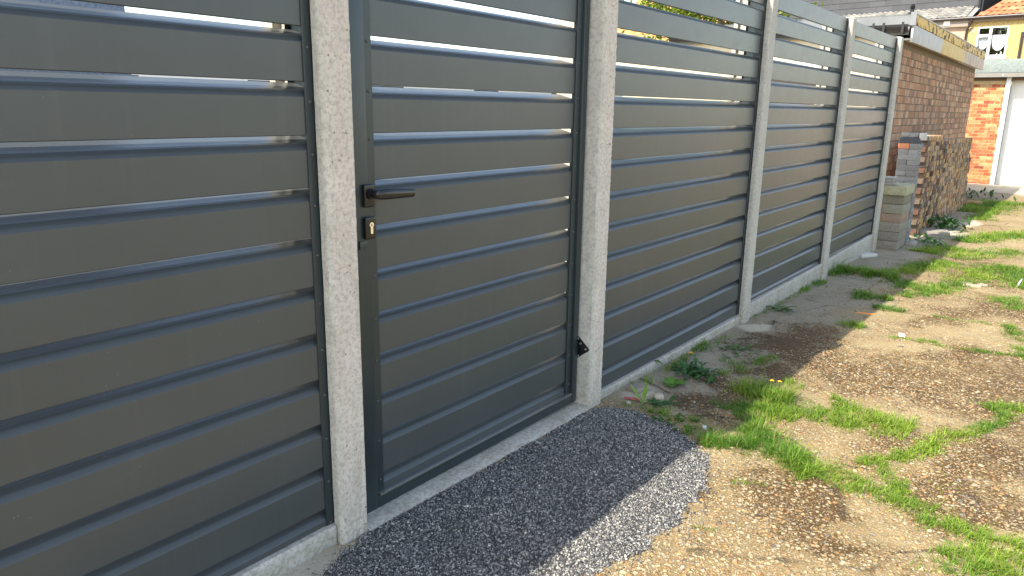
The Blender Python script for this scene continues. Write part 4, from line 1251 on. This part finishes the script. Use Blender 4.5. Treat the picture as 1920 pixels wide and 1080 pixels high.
# ------------------------------------------------------------------ grass in the seams
GRASS = [([(1.736, 2.699), (1.642, 2.754), (1.531, 2.768), (1.427, 2.797), (1.294, 2.845), (1.197, 2.859), (1.082, 2.886)], 0.075, 0.026, 1.7), ([(1.62, 2.529), (1.559, 2.552)], 0.10400000000000001, 0.03, 1.5), ([(1.743, 2.583), (1.645, 2.574)], 0.10400000000000001, 0.03, 1.5), ([(1.331, 2.939), (1.268, 3.054), (1.216, 3.132)], 0.04725000000000001, 0.022, 1.3), ([(1.168, 3.091), (1.273, 3.256), (1.344, 3.437), (1.417, 3.65), (1.485, 3.784), (1.576, 3.94)], 0.054000000000000006, 0.028, 1.3), ([(1.505, 4.124), (1.639, 4.257)], 0.081, 0.03, 1.3), ([(1.576, 3.94), (1.582, 4.129)], 0.054000000000000006, 0.03, 1.3), ([(0.59, 2.866), (0.711, 2.984)], 0.0966, 0.04752, 1.2), ([(0.668, 3.101), (0.818, 3.012), (0.934, 2.931), (1.019, 2.892)], 0.0966, 0.0594, 1.2), ([(0.572, 3.287), (0.655, 3.419), (0.803, 3.434), (0.91, 3.578), (1.004, 3.59), (1.125, 3.57), (1.215, 3.569)], 0.1495, 0.036, 1.1), ([(0.857, 3.778), (0.983, 3.675)], 0.057499999999999996, 0.0288, 0.8), ([(0.475, 3.616), (0.577, 3.565), (0.676, 3.593)], 0.11, 0.08, 1.1), ([(0.526, 5.304), (0.653, 5.277)], 0.07, 0.05, 1.0), ([(0.85, 5.203), (1.039, 5.198), (1.251, 5.165), (1.447, 5.171), (1.578, 5.233)], 0.05, 0.022, 1.0), ([(0.979, 5.999), (1.149, 5.997), (1.323, 6.042)], 0.035, 0.02, 0.9), ([(0.411, 6.246), (0.58, 6.283)], 0.13, 0.048, 1.15), ([(0.592, 5.956), (0.765, 6.008)], 0.07, 0.04000000000000001, 0.9199999999999999), ([(0.06, 7.3), (0.2, 7.25), (0.42, 7.3)], 0.22, 0.068, 1.15), ([(0.563, 7.104), (0.809, 6.865), (0.935, 7.394), (1.047, 7.861)], 0.2, 0.036, 0.8049999999999999), ([(0.709, 6.522), (0.878, 6.93)], 0.1, 0.04000000000000001, 0.69), ([(0.736, 8.943), (0.981, 9.396), (1.193, 9.828)], 0.25, 0.04, 0.6), ([(1.021, 8.096), (1.275, 8.684), (1.429, 7.629)], 0.25, 0.036, 0.8049999999999999), ([(1.323, 7.015), (1.489, 6.667)], 0.16, 0.035, 0.8), ([(1.45, 6.047), (1.551, 5.669)], 0.07, 0.03, 0.8), ([(1.52, 5.49), (1.575, 5.284)], 0.05, 0.03, 0.8), ([(0.622, 10.264), (0.847, 10.77), (1.086, 11.307)], 0.25, 0.05600000000000001, 0.8049999999999999), ([(0.459, 9.108), (0.636, 9.514)], 0.25, 0.048, 0.8049999999999999), ([(0.577, 7.911), (0.719, 8.524)], 0.22, 0.04000000000000001, 0.8049999999999999), ([(0.03, 6.662), (-0.037, 6.132)], 0.06, 0.045, 0.5), ([(-0.033, 7.434), (0.027, 6.961)], 0.06, 0.14, 0.4), ([(0.38, 14.058), (0.41, 15.266), (0.628, 15.982)], 0.45, 0.07, 0.7), ([(0.511, 12.838), (0.589, 13.801)], 0.2, 0.06, 0.6), ([(0.822, 2.187), (0.888, 2.212)], 0.022, 0.018, 0.7), ([(0.798, 2.556), (0.886, 2.63)], 0.018, 0.02, 0.5), ([(0.583, 3.835), (0.676, 3.852)], 0.06, 0.035, 0.35), ([(0.181, 3.002), (0.303, 3.108)], 0.03, 0.025, 0.35), ([(0.209, 3.989), (0.334, 3.912)], 0.05, 0.03, 0.3), ([(-0.019, 4.054), (0.012, 4.181)], 0.05, 0.06, 0.4), ([(1.036, 3.455), (1.234, 3.585)], 0.03, 0.02, 0.5), ([(0.475, 2.9), (0.525, 3.018)], 0.05, 0.03, 0.5), ([(0.03, 3.2), (0.04, 4.5)], 0.05, 0.03, 0.3), ([(0.28, 3.75), (0.4, 4.2)], 0.07, 0.03, 0.35), ([(0.12, 3.02), (0.5, 3.06)], 0.05, 0.03, 0.4), ([(0.48, 7.6), (0.56, 8.1)], 0.16, 0.05, 0.8), ([(0.9, 2.9), (1.4, 3.1)], 0.25, 0.012, 0.05), ([(0.0, 5.0), (0.0, 6.2)], 0.03, 0.03, 0.3), ([(1.74, 2.7), (2.1, 2.55), (2.5, 2.6), (2.9, 2.4)], 0.07, 0.025, 1.2), ([(1.64, 4.26), (2.0, 4.4), (2.3, 4.8), (2.4, 5.4)], 0.07, 0.03, 1.0), ([(1.58, 5.24), (1.9, 5.3), (2.3, 5.2)], 0.05, 0.025, 0.9), ([(1.5, 7.6), (1.9, 8.3), (2.0, 9.4)], 0.22, 0.04, 0.7), ([(1.1, 11.3), (1.6, 12.2), (2.2, 12.6)], 0.3, 0.05, 0.6), ([(2.2, 6.6), (2.8, 7.2)], 0.12, 0.035, 0.7)]
def blades(xs, ys, zs, hts, wid, lean, az, cols, nseg=3):
    n = len(xs)
    dirx, diry = np.cos(az), np.sin(az)
    sx, sy = -diry, dirx
    rows = []
    for j in range(nseg + 1):
        t = j / nseg
        hor = hts * lean * t ** 1.7; up = hts * (t - 0.30 * lean * t ** 2.2)
        wj = wid * (1 - t) ** 0.65 * (1 if j else 0.8)
        cx = xs + dirx * hor; cy = ys + diry * hor; cz = zs + up
        if j < nseg:
            rows.append(np.stack([cx - sx * wj, cy - sy * wj, cz], -1)); rows.append(np.stack([cx + sx * wj, cy + sy * wj, cz], -1))
        else:
            rows.append(np.stack([cx - sx * wid * .06, cy - sy * wid * .06, cz], -1)); rows.append(np.stack([cx + sx * wid * .06, cy + sy * wid * .06, cz], -1))
    P = np.stack(rows, 1)
    k = P.shape[1]
    f = np.array([(2 * j, 2 * j + 1, 2 * j + 3, 2 * j + 2) for j in range(nseg)])
    Fc = (f[None] + (np.arange(n) * k)[:, None, None]).reshape(-1, 4)
    return P.reshape(-1, 3), Fc, np.repeat(cols, k, 0)
gV, gF, gC, base_i = [], [], [], 0
for si, (pts, w, ht, dens) in enumerate(GRASS):
    pts = np.array(pts)
    L = np.hypot(*np.diff(pts, axis=0).T)
    cum = np.concatenate([[0], np.cumsum(L)])
    dist = np.hypot(pts[:, 0].mean() - 1.7, pts[:, 1].mean())
    wid0 = 0.0012 + 0.00022 * dist
    area = (cum[-1] + w) * w * 2
    cnt = int(area * dens * 1.25 * min(26000, 95000 / max(dist, 2.2) ** 1.15))
    s = rng.uniform(-w * 0.4, cum[-1] + w * 0.4, cnt)
    sc_ = np.clip(s, 0, cum[-1])
    x = np.interp(sc_, cum, pts[:, 0]); y = np.interp(sc_, cum, pts[:, 1])
    i = np.clip(np.searchsorted(cum, sc_) - 1, 0, len(L) - 1)
    tx = (pts[i + 1, 0] - pts[i, 0]) / L[i]; ty = (pts[i + 1, 1] - pts[i, 1]) / L[i]
    over = s - sc_
    off = rng.normal(0, 0.52, cnt)
    wl = w * (0.55 + 0.9 * vnoise(s, s * 0 + si, 14, 33))
    x = x + tx * over - ty * off * wl + (vnoise(x, y, 12, 31) - .5) * 0.05; y = y + ty * over + tx * off * wl + (vnoise(x, y, 12, 32) - .5) * 0.05
    clump = vnoise(x, y, 24, 34)
    k = (rng.random(cnt) < np.clip(1.25 - np.abs(off) * 0.5, 0, 1)) & (clump + rng.uniform(-.35, .35, cnt) > 0.36) & (x > -0.02)
    k &= poly_sd(x, y, PAD) < 0.03
    x, y, off, clump = x[k], y[k], off[k], clump[k]; m_ = len(x)
    hts = 0.8 * ht * (0.5 + 0.9 * rng.random(m_)) * np.clip(1.15 - 0.38 * np.abs(off), 0.3, 1.2) * (0.7 + 0.6 * clump)
    hts *= np.where(rng.random(m_) < 0.05, 1.6, 1)
    yel = np.clip(vnoise(x, y, 3.2, 35) * 1.3 - 0.25 + rng.normal(0, 0.18, m_), 0, 1)[:, None]
    cols = np.array([(0.10, 0.215, 0.022)]) * (1 - yel) + np.array([(0.27, 0.37, 0.040)]) * yel
    dry = rng.random(m_) < 0.07
    cols[dry] = (0.36, 0.29, 0.12)
    cols *= rng.uniform(0.75, 1.3, (m_, 1))
    P, Fc, CC = blades(x, y, ground_z(x, y) - 0.002, hts, wid0 * rng.uniform(0.6, 1.3, m_), rng.uniform(0.3, 1.7, m_), rng.uniform(0, 6.28, m_), cols)
    gV.append(P); gF.append(Fc + base_i); gC.append(CC); base_i += len(P)
gr = np_obj('grass', np.concatenate(gV), np.concatenate(gF), M['grass'], np.concatenate(gC))
tag(gr, 'green grass growing in the seams of the concrete lane', 'grass', kind='stuff')
print('grass verts', base_i)

# ------------------------------------------------------------------ weeds, each one a plant
def leafmesh(mb, root, az, length, width, rise, droop, col, lobes=0, fold=0.25, n=8):
    dx, dy = math.cos(az), math.sin(az)
    sx, sy = -dy, dx
    rows = []
    for j in range(n + 1):
        t = j / n
        w = width * (math.sin(math.pi * min(1, t ** 0.75 * 0.97 + 0.03)) ** 0.8) * (0.25 + 0.75 * min(1, t * 2.2))
        if lobes:
            w *= 0.55 + 0.45 * abs(math.sin(t * math.pi * lobes))
        hr = length * (t - 0.12 * t * t)
        z = length * (rise * t - droop * t * t)
        wob = random.uniform(-.03, .03) * length
        c = Vector(root) + Vector((dx * hr + sx * wob, dy * hr + sy * wob, z))
        rows.append((c - Vector((sx, sy, -fold)) * w, c, c + Vector((sx, sy, fold)) * w))
    vs = [p for r in rows for p in r]
    fs = []
    for j in range(n):
        a = j * 3
        fs += [(a, a + 1, a + 4, a + 3), (a + 1, a + 2, a + 5, a + 4)]
    k = random.uniform(0.8, 1.2)
    mb.add(vs, fs, tuple(c * k for c in col))

def weed(x, y, label, leaves, length, width, rise, droop, col, lobes=0, cat='weed', flowers=(), tiers=1, spread=0.0, az0=None):
    z = float(ground_z(np.array(x), np.array(y)))
    root = thing('weed', label, cat, (x, y, z))
    mb = MB()
    for k in range(leaves):
        az = (az0 if az0 is not None else 0) + k * 2.399 + random.uniform(-.3, .3)
        L = length * random.uniform(0.6, 1.1)
        tr = k % tiers
        ox, oy = random.gauss(0, spread), random.gauss(0, spread)
        zz = float(ground_z(np.array(x + ox), np.array(y + oy)))
        leafmesh(mb, (x + ox, y + oy, zz + 0.002 + tr * length * 0.35), az, L, width * random.uniform(.8, 1.2), rise * random.uniform(0.6, 1.5), droop * random.uniform(.7, 1.3), col, lobes)
    obj('leaves', mb, M['leaf'], root, smooth=True, fix=False)
    for fx_, fy_, fh, fr, pc in flowers:
        zz = float(ground_z(np.array(fx_), np.array(fy_)))
        mb = MB(); mb.tube([(fx_ - 0.01, fy_ - 0.01, zz), (fx_ - 0.004, fy_, zz + fh * 0.6), (fx_, fy_, zz + fh)], [0.0016, 0.0014, 0.0016], 6, (0.16, 0.24, 0.06))
        obj('stem', mb, M['leaf'], root)
        mb = MB()
        for k in range(30):
            az = k * 2.399; ring = 0.45 + 0.55 * (k / 30)
            leafmesh(mb, (fx_, fy_, zz + fh), az, fr * ring, fr * 0.13, 0.55 - 0.5 * k / 30, 0.1, pc, 0, 0.1, 4)
        obj('flower', mb, M['petal'], root, fix=False)
    return root
YEL = (1, 1, 1)
weed(0.155, 3.415, 'broad-leaved bright green rosette near the little wood block', 9, 0.115, 0.022, 0.42, 0.35, (0.13, 0.27, 0.035), az0=0.4)
weed(0.165, 3.64, 'leafy clump with lobed leaves beside the single yellow flower', 85, 0.070, 0.015, 0.75, 0.55, (0.060, 0.150, 0.045), 3, tiers=2, spread=0.055,
     flowers=((0.075, 3.80, 0.062, 0.022, YEL),))
weed(0.075, 3.68, 'small round-leaved sprig in front of the yellow flower, near the board', 8, 0.03, 0.011, 0.9, 0.4, (0.05, 0.20, 0.03), spread=0.015)
weed(0.235, 3.13, 'low jagged weed at the corner of the dark stone apron', 16, 0.085, 0.014, 0.35, 0.3, (0.06, 0.15, 0.035), 4, spread=0.025)
weed(0.165, 3.06, 'single upright yellow-green leaf beside the pinkish plastic strip', 3, 0.075, 0.013, 1.3, 0.3, (0.17, 0.30, 0.03), az0=3.4)
weed(0.17, 4.22, 'pale spreading weed on bare concrete, midway along the low board', 30, 0.06, 0.014, 0.5, 0.45, (0.11, 0.19, 0.06), 2, spread=0.06)
weed(0.075, 5.37, 'flat grey-green rosette at the foot of the third panel', 14, 0.16, 0.016, 0.55, 0.5, (0.12, 0.20, 0.08), 3)
weed(0.60, 3.60, 'dandelion with two yellow flowers in the dark grass tuft', 14, 0.09, 0.014, 0.6, 0.4, (0.05, 0.15, 0.025), 4, spread=0.03,
     flowers=((0.600, 3.62, 0.085, 0.017, YEL), (0.632, 3.64, 0.080, 0.017, YEL)))
weed(0.30, 11.25, 'bushy dark green weed in front of the brick stack', 90, 0.15, 0.030, 0.9, 0.5, (0.045, 0.125, 0.025), 2, tiers=3, spread=0.16)
weed(0.31, 9.75, 'low bright weed with white specks beside the block pile', 70, 0.10, 0.022, 0.8, 0.5, (0.06, 0.19, 0.03), 2, tiers=2, spread=0.12)
weed(0.10, 16.6, 'dark leafy weed past the far end of the brick stack', 60, 0.13, 0.026, 1.0, 0.5, (0.035, 0.10, 0.02), 2, tiers=3, spread=0.2)
weed(0.36, 2.98, 'sprawling low weed along the rounded end of the apron', 22, 0.05, 0.012, 0.5, 0.4, (0.06, 0.14, 0.03), 3, spread=0.05)

# ------------------------------------------------------------------ small debris on the lane
def gzf(x, y):
    return float(ground_z(np.array(x), np.array(y)))
def lump(name, label, cat, x, y, sx, sy, sz, col, mat, rz=0, group=None, bev=0.004, sink=0.002):
    z = gzf(x, y) - sink
    mb = MB(); mb.box(x - sx / 2, x + sx / 2, y - sy / 2, y + sy / 2, z, z + sz, col, 0, rz, jit=min(sx, sy, sz) * 0.10)
    o = obj(name, mb, mat, None, bevel=bev, bseg=2, loc=(x, y, z))
    return tag(o, label, cat, group)
lump('wood_block', 'short grey-brown wood offcut lying against the low board', 'wood block', 0.062, 3.215, 0.065, 0.105, 0.026, (0.33, 0.28, 0.22), M['stone'], R(-18), bev=0.002)
mb = MB(); z = gzf(0.09, 3.08)
mb.box(0.02 + .03, 0.02 + .115, 3.078, 3.100, z + 0.004, z + 0.009, (0.75, 0.20, 0.20), rz=R(20))
tag(obj('plastic_strip', mb, plain('pink_red_plastic', (0.62, 0.13, 0.13), 0.5, var=0.4, vs=60), None, bevel=0.0015, loc=(0.08, 3.09, z)), 'pinkish red plastic strip beside the wood offcut', 'plastic strip')
for x, y, s, lb in ((0.125, 3.165, 0.030, 'pale rubble lump touching the wood offcut'), (0.155, 3.115, 0.022, 'cream pebble between the plastic strip and the upright leaf'), (0.10, 3.03, 0.020, 'whitish pebble at the edge of the stone apron'),
                    (0.185, 3.19, 0.036, 'yellowish rubble lump behind the upright leaf')):
    lump('rubble_stone', lb, 'stone', x, y, s, s * 1.3, s * 0.6, (0.55, 0.49, 0.36), M['stone'], random.uniform(0, 3), 'rubble by the low board', bev=s * 0.18)
lump('white_pebble', 'single white pebble at the rim of the apron near yellow-green grass', 'stone', 0.510, 3.00, 0.020, 0.026, 0.014, (0.85, 0.85, 0.82), M['stone'], 0.5, bev=0.005)
lump('orange_strip', 'orange plastic sliver lying across the shadow edge', 'plastic strip', 0.58, 5.72, 0.13, 0.022, 0.008, (0.85, 0.30, 0.05), plain('orange_plastic', (0.80, 0.27, 0.04), 0.5), R(20), bev=0.002)
lump('flat_stone', 'flat white stone against the farthest gravel board', 'stone', -0.002, 8.28, 0.13, 0.22, 0.035, (0.66, 0.63, 0.57), M['stone'], R(-30), bev=0.010)
for x, y, s, lb in ((1.07, 7.42, 0.09, 'largest pale slate flake in the sunlit grass'), (1.00, 7.52, 0.06, 'small pale flake left of the largest slate flake'), (1.14, 7.50, 0.05, 'small pale flake right of the largest slate flake')):
    lump('slate_flake', lb, 'slate flake', x, y, s, s * 1.5, 0.016, (0.46, 0.39, 0.27), M['stone'], random.uniform(0, 3), 'slate flakes in the grass', bev=0.003)
mb = MB(); z = gzf(1.38, 7.75)
mb.tube([(1.375, 7.58, z + 0.01), (1.385, 7.75, z + 0.022), (1.392, 7.90, z + 0.03)], [0.006, 0.007, 0.005], 7)
tag(obj('white_stick', mb, M['white'], None, loc=(1.38, 7.75, z), smooth=True), 'white stick lying in the grass at the sunny side', 'stick')
lump('stone_slab', 'broken flat slab before the bushy weed, longer piece', 'slab', 0.27, 10.72, 0.34, 0.30, 0.05, (0.30, 0.27, 0.22), M['stone'], R(12), 'broken slabs', bev=0.006)
lump('stone_slab', 'broken flat slab before the bushy weed, lower darker piece', 'slab', 0.40, 10.35, 0.32, 0.25, 0.03, (0.24, 0.21, 0.17), M['stone'], R(-8), 'broken slabs', bev=0.006)
lump('loose_brick', 'loose red brick on the ground at the far end of the stack', 'brick', 0.04, 15.15, 0.11, 0.24, 0.11, (0.42, 0.20, 0.11), M['brick'], R(20), 'loose bricks beyond the stack', bev=0.004)
lump('loose_brick', 'loose pale brick on the ground, outermost beyond the stack', 'brick', 0.22, 15.25, 0.24, 0.11, 0.075, (0.50, 0.33, 0.18), M['brick'], R(6), 'loose bricks beyond the stack', bev=0.004)
lump('kerb_stone', 'small flat stone at the corner of the block pile', 'stone', 0.22, 9.50, 0.13, 0.20, 0.045, (0.42, 0.38, 0.33), M['stone'], R(8), bev=0.006)
lump('white_pebble', 'white pebble in the narrow grass seam of the sunny concrete', 'stone', 0.905, 5.27, 0.04, 0.05, 0.02, (0.85, 0.84, 0.8), M['stone'], 0.2, bev=0.006)
